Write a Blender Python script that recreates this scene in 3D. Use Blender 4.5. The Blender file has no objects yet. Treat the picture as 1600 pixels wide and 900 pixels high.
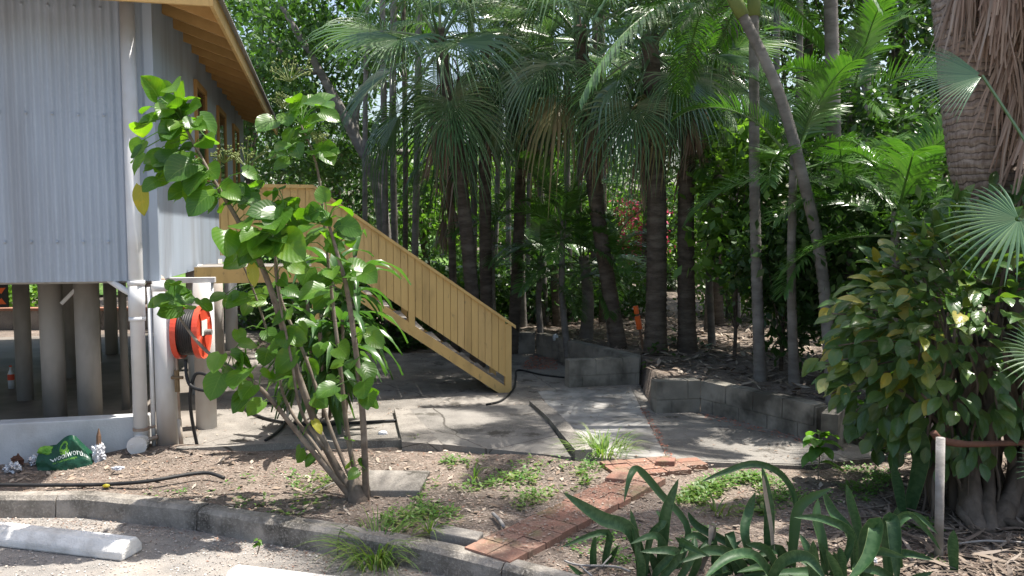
import bpy, math, random
import numpy as np
from mathutils import Vector, noise, Matrix
R = math.radians
random.seed(7); rng = np.random.default_rng(7)
scene = bpy.context.scene
col = scene.collection
E = 2.15; FL = 1244.4; TH = math.atan(88/1244.4)
CT, ST = math.cos(TH), math.sin(TH)
V = Vector
# ---------- measuring aids: photograph coordinates -> world points at a known depth or height
def ray(px, py):
    a = (450-py)/FL
    return V(((px-800)/FL, CT + a*ST, -ST + a*CT))
def P(px, py, Y):
    d = ray(px, py); t = Y/d.y
    return V((d.x*t, Y, E+d.z*t))
def G(px, py, z=0.0):
    d = ray(px, py); t = (z-E)/d.z
    return V((d.x*t, d.y*t, z))
def ss(a, b, x):
    t = max(0, min(1, (x-a)/(b-a))); return t*t*(3-2*t)
def lerp(a, b, t): return a+(b-a)*t
def U(a, b): return random.uniform(a, b)

# ---------- materials
def nodes_of(name):
    m = bpy.data.materials.new(name); m.use_nodes = True
    nt = m.node_tree; nt.nodes.clear()
    return m, nt
def mixc(nt, fac, a, b, mode='MIX'):
    n = nt.nodes.new('ShaderNodeMix'); n.data_type = 'RGBA'; n.blend_type = mode
    if isinstance(fac, (int, float)): n.inputs[0].default_value = fac
    else: nt.links.new(fac, n.inputs[0])
    for s, v in ((6, a), (7, b)):
        if isinstance(v, tuple): n.inputs[s].default_value = (*v, 1)
        else: nt.links.new(v, n.inputs[s])
    return n.outputs[2]
def ramp(nt, fac, p0, p1):
    n = nt.nodes.new('ShaderNodeMapRange'); n.inputs[1].default_value = p0; n.inputs[2].default_value = p1
    nt.links.new(fac, n.inputs[0]); return n.outputs[0]
def noise_tex(nt, scale, detail=5, stretch=(1, 1, 1), rough=.6):
    tc = nt.nodes.new('ShaderNodeTexCoord'); mp = nt.nodes.new('ShaderNodeMapping')
    mp.inputs['Scale'].default_value = stretch
    nt.links.new(tc.outputs['Object'], mp.inputs[0])
    n = nt.nodes.new('ShaderNodeTexNoise'); n.inputs['Scale'].default_value = scale
    n.inputs['Detail'].default_value = detail; n.inputs['Roughness'].default_value = rough
    nt.links.new(mp.outputs[0], n.inputs['Vector'])
    return n.outputs['Fac']
def finish(m, nt, color, rough=.8, spec=.3, bump=None, bstr=.3, bdist=.01, trans=0, tcol=None, metal=0):
    out = nt.nodes.new('ShaderNodeOutputMaterial'); p = nt.nodes.new('ShaderNodeBsdfPrincipled')
    if isinstance(color, tuple): p.inputs['Base Color'].default_value = (*color, 1)
    else: nt.links.new(color, p.inputs['Base Color'])
    if isinstance(rough, (int, float)): p.inputs['Roughness'].default_value = rough
    else: nt.links.new(rough, p.inputs['Roughness'])
    p.inputs['Specular IOR Level'].default_value = spec; p.inputs['Metallic'].default_value = metal
    if bump is not None:
        b = nt.nodes.new('ShaderNodeBump'); b.inputs['Strength'].default_value = bstr; b.inputs['Distance'].default_value = bdist
        nt.links.new(bump, b.inputs['Height']); nt.links.new(b.outputs[0], p.inputs['Normal'])
    sh = p.outputs[0]
    if trans:
        t = nt.nodes.new('ShaderNodeBsdfTranslucent')
        c = tcol if tcol is not None else color
        if isinstance(c, tuple): t.inputs[0].default_value = (*c, 1)
        else: nt.links.new(c, t.inputs[0])
        mx = nt.nodes.new('ShaderNodeMixShader'); mx.inputs[0].default_value = trans
        nt.links.new(p.outputs[0], mx.inputs[1]); nt.links.new(t.outputs[0], mx.inputs[2]); sh = mx.outputs[0]
    nt.links.new(sh, out.inputs[0])
    return m
def m_rough(name, c1, c2, scale=3, c3=None, scale3=.7, rough=.85, spec=.25, bscale=40, bstr=.3, bdist=.01, stretch=(1, 1, 1), speck=None, lo=.35, hi=.65, crack=0):
    """two-tone noise surface, a third colour in large stains, optional fine specks"""
    m, nt = nodes_of(name)
    c = mixc(nt, ramp(nt, noise_tex(nt, scale, 6, stretch), lo, hi), c1, c2)
    if c3: c = mixc(nt, ramp(nt, noise_tex(nt, scale3, 4, stretch), .47, .66), c, c3)
    fine = noise_tex(nt, bscale, 4, stretch, .7)
    if speck: c = mixc(nt, ramp(nt, fine, .5, .72), c, speck)
    if crack:
        tc = nt.nodes.new('ShaderNodeTexCoord'); nz = nt.nodes.new('ShaderNodeTexNoise'); nz.inputs['Scale'].default_value = 2.5; nt.links.new(tc.outputs['Object'], nz.inputs['Vector'])
        dv = mixc(nt, .12, tc.outputs['Object'], nz.outputs['Color'])
        vo = nt.nodes.new('ShaderNodeTexVoronoi'); vo.feature = 'DISTANCE_TO_EDGE'; vo.inputs['Scale'].default_value = crack; nt.links.new(dv, vo.inputs['Vector'])
        c = mixc(nt, ramp(nt, vo.outputs['Distance'], .0035, .001), c, (.07, .063, .055))
        c = mixc(nt, ramp(nt, noise_tex(nt, 1.9, 8, (1, 1, 1), .75), .56, .63), c, (.075, .068, .058))
    return finish(m, nt, c, rough, spec, fine, bstr, bdist)
def island(nt):
    return nt.nodes.new('ShaderNodeNewGeometry').outputs['Random Per Island']
def cramp(nt, fac, cols):
    n = nt.nodes.new('ShaderNodeValToRGB'); cr = n.color_ramp
    while len(cr.elements) < len(cols): cr.elements.new(.5)
    for i, c in enumerate(cols):
        cr.elements[i].position = i/(len(cols)-1) if len(cols) > 1 else 0
        cr.elements[i].color = (*c, 1)
    nt.links.new(fac, n.inputs[0]); return n.outputs[0]
def m_leaf(name, cols, rough=.4, spec=.5, trans=.35, tmul=(1.5, 1.7, .55), nscale=0):
    m, nt = nodes_of(name)
    c = cramp(nt, island(nt), cols)
    if nscale:
        c = mixc(nt, ramp(nt, noise_tex(nt, nscale, 3), .42, .62), c, mixc(nt, 1.0, c, (1.25, 1.15, .8), 'MULTIPLY'))
    t = mixc(nt, 1.0, c, tmul, 'MULTIPLY')
    return finish(m, nt, c, rough, spec, trans=trans, tcol=t)
def m_veined(name, cols, vein, rough=.38, trans=.4, tmul=(1.7, 1.9, .4), kv=44, bstr=.12):
    m, nt = nodes_of(name)
    uv = nt.nodes.new('ShaderNodeUVMap'); sx = nt.nodes.new('ShaderNodeSeparateXYZ'); nt.links.new(uv.outputs[0], sx.inputs[0])
    def math_(op, a, b=None):
        n = nt.nodes.new('ShaderNodeMath'); n.operation = op
        for i, x in enumerate((a, b)):
            if x is None: continue
            if isinstance(x, (int, float)): n.inputs[i].default_value = x
            else: nt.links.new(x, n.inputs[i])
        return n.outputs[0]
    au = math_('ABSOLUTE', math_('SUBTRACT', sx.outputs[0], .5))
    ph = math_('MULTIPLY', math_('SUBTRACT', sx.outputs[1], math_('MULTIPLY', au, .75)), kv)
    s = math_('SINE', ph)
    side = math_('POWER', math_('MAXIMUM', s, 0.0), 10)
    mid = ramp(nt, au, .028, .008)
    v = math_('MAXIMUM', math_('MULTIPLY', side, .55), mid)
    c = cramp(nt, island(nt), cols)
    c = mixc(nt, ramp(nt, noise_tex(nt, 9, 5), .54, .72), c, mixc(nt, 1.0, c, (1.5, 1.15, .8), 'MULTIPLY'))
    c = mixc(nt, ramp(nt, noise_tex(nt, 21, 4), .68, .74), c, (.16, .12, .04))
    c = mixc(nt, math_('MULTIPLY', v, .42), c, vein)
    t = mixc(nt, 1.0, c, tmul, 'MULTIPLY')
    return finish(m, nt, c, rough, .5, s, bstr, .004, trans=trans, tcol=t)
def m_chips(name, cols, rough=.85):
    m, nt = nodes_of(name)
    return finish(m, nt, cramp(nt, island(nt), cols), rough, .2)

M = {}
M['soil'] = m_rough('soil', (.225, .178, .146), (.14, .11, .088), 7, (.092, .074, .06), 1.1, bscale=45, bstr=.9, bdist=.025, speck=(.36, .31, .27))
M['asphalt'] = m_rough('asphalt', (.24, .22, .20), (.16, .15, .14), 5, (.36, .31, .265), .8, bscale=120, bstr=.6, bdist=.008, speck=(.42, .39, .36))
M['concrete'] = m_rough('concrete', (.26, .238, .212), (.165, .15, .135), 3.0, (.095, .087, .077), 1.0, bscale=70, bstr=.3, speck=(.33, .31, .28), crack=.55)
M['concrete_dark'] = m_rough('concrete_dark', (.235, .22, .20), (.165, .153, .14), 3.2, (.105, .098, .09), 1.1, bscale=70, bstr=.3, speck=(.27, .255, .23), crack=.45)
M['concrete_white'] = m_rough('concrete_white', (.40, .39, .37), (.24, .23, .22), 3.5, (.14, .132, .12), 1.8, bscale=70, bstr=.25)
M['block'] = m_rough('block', (.30, .275, .235), (.19, .175, .148), 3.0, (.075, .069, .058), 1.8, bscale=60, bstr=.35)
M['kerb'] = m_rough('kerb', (.33, .30, .265), (.15, .135, .115), 5, (.055, .05, .043), 2.2, bscale=50, bstr=.8, bdist=.015, speck=(.36, .33, .29))
M['white_paint_worn'] = m_rough('white_paint_worn', (.76, .745, .72), (.64, .625, .60), 7, (.42, .40, .37), 2.6, bscale=45, bstr=.6, bdist=.015)
M['render_white'] = m_rough('render_white', (.56, .57, .58), (.46, .47, .48), 4, (.33, .31, .285), 1.1, bscale=45, bstr=.4)
M['underfloor'] = m_rough('underfloor', (.27, .24, .21), (.17, .15, .13), 1.2, (.10, .088, .076), .5, rough=.55, spec=.15, bscale=60, bstr=.15)
M['cladding'] = m_rough('cladding', (.37, .425, .50), (.335, .385, .455), 5, (.285, .315, .36), 2.2, rough=.42, spec=.4, bscale=30, bstr=.05, stretch=(1, 1, .12))
M['pvc'] = m_rough('pvc', (.70, .71, .72), (.65, .66, .68), 3, (.56, .54, .51), 1.2, rough=.4, spec=.4, bscale=30, bstr=.05)
M['post_paint'] = m_rough('post_paint', (.36, .34, .315), (.30, .285, .265), 3, (.22, .205, .185), 1.5, rough=.5, bscale=40, bstr=.1, stretch=(1, 1, .4))
M['post_white'] = m_rough('post_white', (.60, .60, .60), (.52, .52, .525), 4, (.40, .34, .29), 1.4, rough=.5, bscale=40, bstr=.1, stretch=(1, 1, .4))
M['yellow'] = m_rough('yellow', (.62, .40, .13), (.58, .365, .115), 6, (.53, .34, .115), 1.2, rough=.5, spec=.35, bscale=40, bstr=.08, stretch=(1, 1, .3))
def painted_boards():
    m, nt = nodes_of('yellow')
    c = cramp(nt, island(nt), [(.58, .385, .15), (.63, .42, .165), (.60, .40, .155), (.56, .365, .145), (.615, .415, .175)])
    c = mixc(nt, ramp(nt, noise_tex(nt, 5, 6, (1, 1, .25)), .48, .75), c, (.42, .275, .11))
    c = mixc(nt, ramp(nt, noise_tex(nt, 14, 5, (1, 1, .5)), .62, .74), c, (.30, .205, .095))
    fine = noise_tex(nt, 40, 4, (1, 1, .2))
    return finish(m, nt, c, .55, .3, fine, .12, .006)
M['yellow'] = painted_boards()
M['rafter'] = m_rough('rafter', (.50, .30, .115), (.43, .25, .09), 6, rough=.55, bscale=30, bstr=.1)
M['roof'] = m_rough('roof', (.30, .31, .32), (.25, .26, .27), 3, rough=.5, bscale=30, bstr=.05)
M['glass'] = m_rough('glass', (.012, .014, .016), (.02, .022, .024), 2, rough=.06, spec=.6, bstr=0)
M['steel'] = m_rough('steel', (.26, .245, .23), (.17, .16, .15), 8, (.33, .31, .29), 3, rough=.55, bscale=50, bstr=.2)
M['red'] = m_rough('red', (.62, .075, .035), (.56, .06, .03), 6, rough=.4, spec=.45, bstr=.03)
M['black_rubber'] = m_rough('black_rubber', (.018, .018, .019), (.03, .03, .031), 10, rough=.5, bstr=.1)
M['copper'] = m_rough('copper', (.34, .24, .18), (.25, .19, .15), 10, (.42, .36, .3), 4, rough=.5, bstr=.1)
M['brass'] = m_rough('brass', (.22, .15, .08), (.16, .11, .06), 10, rough=.45, bstr=.1)
M['paver'] = None
M['wood_stake'] = m_rough('wood_stake', (.23, .14, .09), (.16, .1, .065), 10, rough=.8, stretch=(3, 3, .4), bstr=.3)
M['bag_green'] = m_rough('bag_green', (.009, .07, .033), (.006, .048, .025), 5, rough=.45, spec=.4, bscale=14, bstr=.35, bdist=.02)
M['bag_lime'] = m_rough('bag_lime', (.20, .40, .05), (.10, .28, .04), 9, rough=.5)
M['bag_print'] = m_rough('bag_print', (.75, .8, .75), (.7, .76, .7), 9, rough=.5)
M['white_plastic'] = m_rough('white_plastic', (.68, .69, .72), (.58, .59, .63), 9, rough=.4, bscale=22, bstr=.5, bdist=.02)
M['foil'] = m_rough('foil', (.62, .62, .64), (.5, .5, .52), 9, rough=.25, bscale=30, bstr=.8, bdist=.02)
M['foil'].node_tree.nodes['Principled BSDF'].inputs['Metallic'].default_value = .9
M['orange'] = m_rough('orange', (.85, .16, .03), (.78, .13, .03), 8, rough=.5, bstr=.05)
M['black_paint'] = m_rough('black_paint', (.015, .015, .016), (.022, .022, .022), 8, rough=.45, bstr=.05)
M['clear_plastic'] = m_rough('clear_plastic', (.50, .52, .54), (.42, .44, .46), 8, rough=.15, spec=.6, bstr=.05)
M['fence_pale'] = m_rough('fence_pale', (.45, .43, .40), (.38, .365, .34), 4, rough=.7)
M['bark_grey'] = m_rough('bark_grey', (.185, .17, .155), (.12, .11, .10), 6, (.24, .225, .21), 2, stretch=(1, 1, 2.2), bscale=30, bstr=.6)
M['bark_pale'] = m_rough('bark_pale', (.34, .32, .305), (.23, .215, .20), 6, (.17, .155, .14), 2, stretch=(1, 1, 2.0), bscale=30, bstr=.4)
M['bark_brown'] = m_rough('bark_brown', (.115, .092, .072), (.065, .052, .042), 7, (.16, .135, .11), 2.5, stretch=(1, 1, 3.5), bscale=26, bstr=.9, bdist=.02)
M['bark_big'] = m_rough('bark_big', (.26, .20, .165), (.15, .112, .09), 9, (.32, .27, .235), 2.5, stretch=(2.2, 2.2, 1.2), bscale=22, bstr=.9, bdist=.02)
M['stem'] = m_rough('stem', (.19, .15, .12), (.115, .09, .072), 14, (.25, .21, .175), 5, bscale=60, bstr=.5)
M['petiole'] = m_rough('petiole', (.17, .20, .06), (.13, .17, .05), 8, rough=.5, bstr=.05)
M['root'] = m_rough('root', (.12, .095, .075), (.065, .052, .042), 6, (.16, .13, .108), 2.5, stretch=(2, 2, .5), bscale=30, bstr=.6)
M['rust_branch'] = m_rough('rust_branch', (.13, .062, .04), (.085, .042, .03), 8, bstr=.4)
def paver_mat():
    m, nt = nodes_of('paver')
    c = cramp(nt, island(nt), [(.27, .14, .10), (.235, .125, .095), (.30, .165, .12), (.215, .125, .095), (.28, .17, .13)])
    c = mixc(nt, ramp(nt, noise_tex(nt, 6, 6), .45, .7), c, (.17, .12, .09))
    c = mixc(nt, ramp(nt, noise_tex(nt, 2.3, 5), .55, .72), c, (.13, .14, .07))
    fine = noise_tex(nt, 60, 4)
    c = mixc(nt, ramp(nt, fine, .55, .75), c, (.36, .26, .2))
    return finish(m, nt, c, .85, .2, fine, .4, .008)
M['paver'] = paver_mat()
# leaves
M['big_leaf'] = m_veined('big_leaf', [(.055, .135, .022), (.08, .185, .026), (.062, .15, .024), (.12, .235, .032), (.045, .115, .022), (.07, .165, .026)], (.18, .30, .08), tmul=(2.0, 2.1, .3), trans=.48, rough=.33)
M['yellow_leaf'] = m_veined('yellow_leaf', [(.42, .38, .03), (.34, .34, .04)], (.5, .45, .1), tmul=(1.4, 1.3, .3))
M['hedge_leaf'] = m_veined('hedge_leaf', [(.05, .105, .035), (.065, .13, .04), (.09, .16, .05), (.05, .11, .035), (.075, .14, .04), (.12, .17, .045), (.05, .10, .035)], (.13, .19, .07), rough=.3, trans=.3, kv=30)
M['gold_leaf'] = m_veined('gold_leaf', [(.26, .26, .03), (.14, .20, .03), (.36, .31, .05), (.30, .34, .14), (.17, .22, .035)], (.4, .36, .1), rough=.35, trans=.35, tmul=(1.4, 1.3, .4), kv=30)
M['fan'] = m_leaf('fan', [(.07, .14, .065), (.095, .175, .078), (.13, .21, .10), (.075, .15, .065), (.16, .23, .12)], rough=.25, spec=.9, trans=.24, tmul=(1.3, 1.6, .6))
M['fan_dark'] = m_leaf('fan_dark', [(.035, .08, .03), (.05, .10, .04), (.07, .125, .05)], rough=.32, spec=.55, trans=.3, tmul=(1.3, 1.7, .5))
M['fan_dead'] = m_leaf('fan_dead', [(.24, .165, .12), (.31, .235, .185), (.17, .11, .08), (.27, .19, .145), (.36, .30, .25)], rough=.7, spec=.2, trans=.15, tmul=(1.2, 1, .8))
M['fan_olive'] = m_leaf('fan_olive', [(.15, .16, .06), (.22, .19, .08), (.10, .14, .05), (.26, .20, .10)], rough=.5, spec=.3, trans=.25, tmul=(1.3, 1.2, .5))
M['pinnate'] = m_leaf('pinnate', [(.045, .115, .025), (.06, .14, .03), (.085, .17, .038), (.05, .125, .026)], rough=.3, spec=.65, trans=.25, tmul=(1.4, 1.8, .45))
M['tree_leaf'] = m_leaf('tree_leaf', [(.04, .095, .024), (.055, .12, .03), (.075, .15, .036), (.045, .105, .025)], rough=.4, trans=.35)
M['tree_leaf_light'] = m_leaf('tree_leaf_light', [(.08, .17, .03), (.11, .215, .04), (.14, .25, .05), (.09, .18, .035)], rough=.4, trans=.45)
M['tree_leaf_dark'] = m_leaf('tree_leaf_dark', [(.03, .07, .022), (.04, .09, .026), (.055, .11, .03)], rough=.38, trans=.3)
M['strap_leaf'] = m_leaf('strap_leaf', [(.05, .12, .035), (.07, .15, .045), (.095, .18, .06)], rough=.33, spec=.55, trans=.35, tmul=(1.4, 1.7, .5))
M['bark_big'] = None
M['grass'] = m_leaf('grass', [(.075, .16, .03), (.11, .20, .04), (.16, .24, .06), (.22, .24, .09)], rough=.5, trans=.4)
M['weed'] = m_leaf('weed', [(.07, .17, .03), (.10, .22, .04), (.13, .25, .05)], rough=.5, trans=.4)
M['pink'] = m_leaf('pink', [(.55, .06, .16), (.65, .12, .25), (.5, .05, .1)], rough=.6, trans=.4, tmul=(1.2, .8, .9))
M['chips'] = m_chips('chips', [(.13, .095, .075), (.22, .16, .13), (.32, .26, .215), (.16, .125, .10), (.44, .39, .34), (.25, .13, .09), (.08, .065, .054), (.28, .215, .175), (.36, .28, .235), (.25, .215, .19)])
M['litter'] = m_chips('litter', [(.17, .125, .095), (.28, .22, .17), (.40, .34, .28), (.21, .155, .115), (.12, .09, .07)])
M['litter_dark'] = m_chips('litter_dark', [(.10, .075, .06), (.16, .125, .10), (.22, .18, .145), (.12, .09, .07), (.07, .055, .045), (.28, .235, .20)])
M['red_chips'] = m_chips('red_chips', [(.34, .11, .07), (.42, .17, .11), (.25, .10, .07)])
M['pebble'] = m_chips('pebble', [(.5, .48, .45), (.36, .33, .31), (.28, .24, .21), (.42, .36, .31)])
def big_bark():
    m, nt = nodes_of('bark_big')
    tc = nt.nodes.new('ShaderNodeTexCoord'); w = nt.nodes.new('ShaderNodeTexWave'); w.wave_type = 'BANDS'; w.bands_direction = 'Z'
    w.inputs['Scale'].default_value = 5.2; w.inputs['Distortion'].default_value = 5.0; w.inputs['Detail'].default_value = 4; w.inputs['Detail Scale'].default_value = 1.5
    nt.links.new(tc.outputs['Object'], w.inputs['Vector'])
    fine = noise_tex(nt, 16, 6, (2.5, 2.5, .35)); f2 = noise_tex(nt, 5, 4, (1, 1, 2.5))
    c = mixc(nt, ramp(nt, fine, .35, .68), (.17, .13, .108), (.33, .27, .23))
    c = mixc(nt, ramp(nt, w.outputs['Fac'], .12, .0), c, (.085, .066, .055))
    c = mixc(nt, ramp(nt, f2, .55, .7), c, (.38, .32, .28))
    add = nt.nodes.new('ShaderNodeMath'); add.operation = 'ADD'; nt.links.new(w.outputs['Fac'], add.inputs[0]); nt.links.new(fine, add.inputs[1])
    return finish(m, nt, c, .9, .15, add.outputs[0], .5, .02)
M['bark_big'] = big_bark()
# snake plant: cross bands
def snake_mat():
    m, nt = nodes_of('snake_leaf')
    uv = nt.nodes.new('ShaderNodeUVMap'); mp = nt.nodes.new('ShaderNodeMapping'); mp.inputs['Scale'].default_value = (1.2, 14, 1)
    nt.links.new(uv.outputs[0], mp.inputs[0])
    n = nt.nodes.new('ShaderNodeTexNoise'); n.inputs['Scale'].default_value = 1.6; n.inputs['Detail'].default_value = 3
    nt.links.new(mp.outputs[0], n.inputs['Vector'])
    c = mixc(nt, ramp(nt, n.outputs['Fac'], .42, .6), cramp(nt, island(nt), [(.02, .058, .02), (.03, .08, .026), (.024, .068, .022), (.05, .11, .036)]), (.05, .105, .04))
    sx = nt.nodes.new('ShaderNodeSeparateXYZ'); nt.links.new(uv.outputs[0], sx.inputs[0])
    a = nt.nodes.new('ShaderNodeMath'); a.operation = 'SUBTRACT'; nt.links.new(sx.outputs[0], a.inputs[0]); a.inputs[1].default_value = .5
    b = nt.nodes.new('ShaderNodeMath'); b.operation = 'ABSOLUTE'; nt.links.new(a.outputs[0], b.inputs[0])
    c = mixc(nt, ramp(nt, b.outputs[0], .475, .49), c, (.16, .21, .08))
    return finish(m, nt, c, .48, .35, trans=.12)
M['snake'] = snake_mat()
M['snake_dead'] = m_rough('snake_dead', (.32, .275, .22), (.20, .165, .13), 7, rough=.8, bstr=.3)

# ---------- mesh collecting
class MB:
    def __init__(s): s.v = []; s.f = []; s.uv = None
    def quad(s, a, b, c, d):
        i = len(s.v); s.v += [tuple(a), tuple(b), tuple(c), tuple(d)]; s.f.append((i, i+1, i+2, i+3))
    def box(s, x0, x1, y0, y1, z0, z1, f=None):
        i = len(s.v)
        for x, y, z in ((x0, y0, z0), (x1, y0, z0), (x1, y1, z0), (x0, y1, z0), (x0, y0, z1), (x1, y0, z1), (x1, y1, z1), (x0, y1, z1)):
            p = V((x, y, z)); s.v.append(tuple(f(p) if f else p))
        for q in ((0, 3, 2, 1), (4, 5, 6, 7), (0, 1, 5, 4), (1, 2, 6, 5), (2, 3, 7, 6), (3, 0, 4, 7)): s.f.append(tuple(i+k for k in q))
    def prism(s, pts, z0, z1):
        """pts: xy outline, counter-clockwise"""
        n = len(pts); i = len(s.v)
        s.v += [(p[0], p[1], z0) for p in pts] + [(p[0], p[1], z1) for p in pts]
        s.f.append(tuple(i+k for k in reversed(range(n)))); s.f.append(tuple(i+n+k for k in range(n)))
        for k in range(n):
            j = (k+1) % n; s.f.append((i+k, i+j, i+n+j, i+n+k))
    def extrude(s, poly, axis, a0, a1, f=None):
        """poly of (p,q) in the plane across axis ('x','y'), solid from a0 to a1"""
        n = len(poly); i = len(s.v)
        for a in (a0, a1):
            for p, q in poly:
                w = V((a, p, q)) if axis == 'x' else V((p, a, q))
                s.v.append(tuple(f(w) if f else w))
        s.f.append(tuple(i+k for k in range(n))); s.f.append(tuple(i+n+k for k in reversed(range(n))))
        for k in range(n):
            j = (k+1) % n; s.f.append((i+k, i+n+k, i+n+j, i+j))
    def tube(s, pts, rad, n=8, cap=True, up=None):
        pts = [V(p) for p in pts]
        if isinstance(rad, (int, float)): rad = [rad]*len(pts)
        i0 = len(s.v); ref = V((1, 0, 0)) if abs((pts[-1]-pts[0]).normalized().z) > .7 else V((0, 0, 1))
        for k, p in enumerate(pts):
            t = (pts[min(k+1, len(pts)-1)]-pts[max(k-1, 0)]).normalized()
            a = ref - t*ref.dot(t)
            if a.length < 1e-4: a = t.orthogonal()
            a.normalize(); ref = a; b = t.cross(a)
            for j in range(n):
                an = 2*math.pi*j/n
                s.v.append(tuple(p + (a*math.cos(an)+b*math.sin(an))*rad[k]))
        for k in range(len(pts)-1):
            for j in range(n):
                j2 = (j+1) % n
                s.f.append((i0+k*n+j, i0+k*n+j2, i0+(k+1)*n+j2, i0+(k+1)*n+j))
        if cap:
            s.f.append(tuple(i0+j for j in reversed(range(n)))); e = i0+(len(pts)-1)*n; s.f.append(tuple(e+j for j in range(n)))
    def build(s, name, mat, parent=None, smooth=False):
        me = bpy.data.meshes.new(name); me.from_pydata(s.v, [], s.f)
        if s.uv:
            l = me.uv_layers.new(name='UVMap')
            vi = np.empty(len(me.loops), dtype=np.int32); me.loops.foreach_get('vertex_index', vi)
            l.data.foreach_set('uv', np.asarray(s.uv, dtype=np.float32)[vi].ravel())
        me.materials.append(mat)
        if smooth: me.polygons.foreach_set('use_smooth', [True]*len(me.polygons))
        me.update()
        return link(name, me, parent)
def link(name, data, parent=None):
    o = bpy.data.objects.new(name, data); col.objects.link(o)
    if parent is not None: o.parent = parent
    return o
def tag(o, label=None, cat=None, group=None, kind=None):
    if label: o['label'] = label
    if cat: o['category'] = cat
    if group: o['group'] = group
    if kind: o['kind'] = kind
    return o
def thing(name, label, cat, loc=(0, 0, 0), rz=0, group=None):
    o = bpy.data.objects.new(name, None); col.objects.link(o)
    o.location = loc; o.rotation_euler = (0, 0, rz); o.empty_display_size = .1
    return tag(o, label, cat, group)
def spline(ctrl, n=6):
    c = [V(p) for p in ctrl]; out = []
    for i in range(len(c)-1):
        p0, p1, p2, p3 = c[max(i-1, 0)], c[i], c[i+1], c[min(i+2, len(c)-1)]
        for k in range(n):
            t = k/n
            out.append(.5*((2*p1)+(p2-p0)*t+(2*p0-5*p1+4*p2-p3)*t*t+(3*p1-p0-3*p2+p3)*t**3))
    out.append(c[-1]); return out
def np_quads(name, verts, mat, parent=None, smooth=False):
    """verts: (N,4,3) array, one quad each"""
    n = len(verts); me = bpy.data.meshes.new(name)
    me.vertices.add(4*n); me.vertices.foreach_set('co', np.ascontiguousarray(verts, dtype=np.float32).ravel())
    me.loops.add(4*n); me.loops.foreach_set('vertex_index', np.arange(4*n, dtype=np.int32))
    me.polygons.add(n); me.polygons.foreach_set('loop_start', np.arange(0, 4*n, 4, dtype=np.int32))
    me.update(calc_edges=True); me.materials.append(mat)
    return link(name, me, parent)
def inpoly(x, y, poly):
    c = False; n = len(poly); j = n-1
    for i in range(n):
        xi, yi = poly[i][0], poly[i][1]; xj, yj = poly[j][0], poly[j][1]
        if (yi > y) != (yj > y) and x < (xj-xi)*(y-yi)/(yj-yi)+xi: c = not c
        j = i
    return c
# ================= SETTING =================
def interp(x, pts):
    if x <= pts[0][0]: return pts[0][1]
    for a, b in zip(pts, pts[1:]):
        if x <= b[0]: return a[1]+(b[1]-a[1])*(x-a[0])/(b[0]-a[0])
    return pts[-1][1]
ZA = -.175       # asphalt level
kb = [G(*p) for p in ((0, 767), (147, 767), (300, 782), (450, 806), (527, 817), (670, 840), (850, 883), (950, 912))]
kerb_back = [(-14, kb[0].y+.35), (-8, kb[0].y+.1)] + [(p.x, p.y) for p in kb] + [(1.6, 4.25), (4, 3.4), (12, 1.5)]
def yk(x): return interp(x, kerb_back)
HC = V((-3.55, 7.97, 0)); HR = math.atan2(.227, .974)      # corner of the house and its turn
hu = V((math.cos(HR), math.sin(HR), 0)); hv = V((-hu.y, hu.x, 0))
def hl(x, y):
    d = V((x, y, 0))-HC; return d.dot(hu), d.dot(hv)
def H(u, v, z=0): return HC+hu*u+hv*v+V((0, 0, z))
W1, W2, W3 = G(1025, 646), G(1094, 643), G(1275, 690)     # block wall on the right
A1, B1 = G(889, 606), G(999, 600)
C1, D1 = G(838, 553), G(795, 553)
yard = [tuple(G(*p).xy) for p in ((277, 697), (630, 688), (690, 694), (890, 714), (1042, 719), (1250, 728), (1392, 713), (1330, 692))] + \
       [W3.xy[:], W2.xy[:], W1.xy[:]] + [tuple(G(*p).xy) for p in ((1000, 602), (995, 590), (885, 574), (838, 551), (795, 551), (620, 552), (430, 548), (330, 552))]
def offp(p, dx, dy): return (p.x+dx, p.y+dy)
forest = [offp(W3, .13, .10), offp(W2, .12, .12), offp(W1, .02, .13), offp(B1, .1, .3), offp(C1, .1, .16), offp(D1, 0, .16), offp(D1, -.6, .25), (-1.6, 15.5), (-1.0, 22), (60, 60), (60, 8.5), (4.6, 7.6)]
def zt(x, y):
    n = noise.noise((x*1.7, y*1.7, 0))*.022 + noise.noise((x*6, y*6, 3))*.008
    if y < yk(x)-.07: return -.34
    if inpoly(x, y, yard): return -.12
    u, v = hl(x, y)
    if u < .3 and .1 < v < 9.6: return -.12
    if inpoly(x, y, forest): return lerp(.0, .31, ss(7.2, 8.3, y) if x > 3.2 else 1)+n*2.2
    far = ss(14, 30, y)
    z = -.035+n-.07*(1-ss(-4.3, -3.8, x))*ss(6.2, 6.9, y)+.05*math.exp(-((x+3.35)**2+(y-7.75)**2)/.2)
    if x < -3.0 and y > 17: z += .35*ss(18, 24, y)
    z += .05*math.exp(-((x-.0)**2/.9+(y-7.35)**2/.12))
    return z + far*.2
def terrain():
    xs = [-160, -90, -50, -30, -20, -14, -10, -8] + list(np.arange(-7, 7.01, .075)) + [8, 9, 10, 12, 15, 20, 30, 50, 90, 160]
    ys = [-60, -30, -12, -4, 0, 2, 3] + list(np.arange(3.6, 14.01, .075)) + [14.5, 15, 15.5, 16, 17, 18, 20, 22, 24, 27, 31, 36, 44, 60, 90, 160]
    mb = MB(); nx = len(xs)
    for y in ys:
        for x in xs: mb.v.append((x, y, zt(x, y)))
    for j in range(len(ys)-1):
        for i in range(nx-1):
            a = j*nx+i; mb.f.append((a, a+1, a+1+nx, a+nx))
    tag(mb.build('ground', M['soil'], smooth=True), kind='structure')
terrain()
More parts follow.
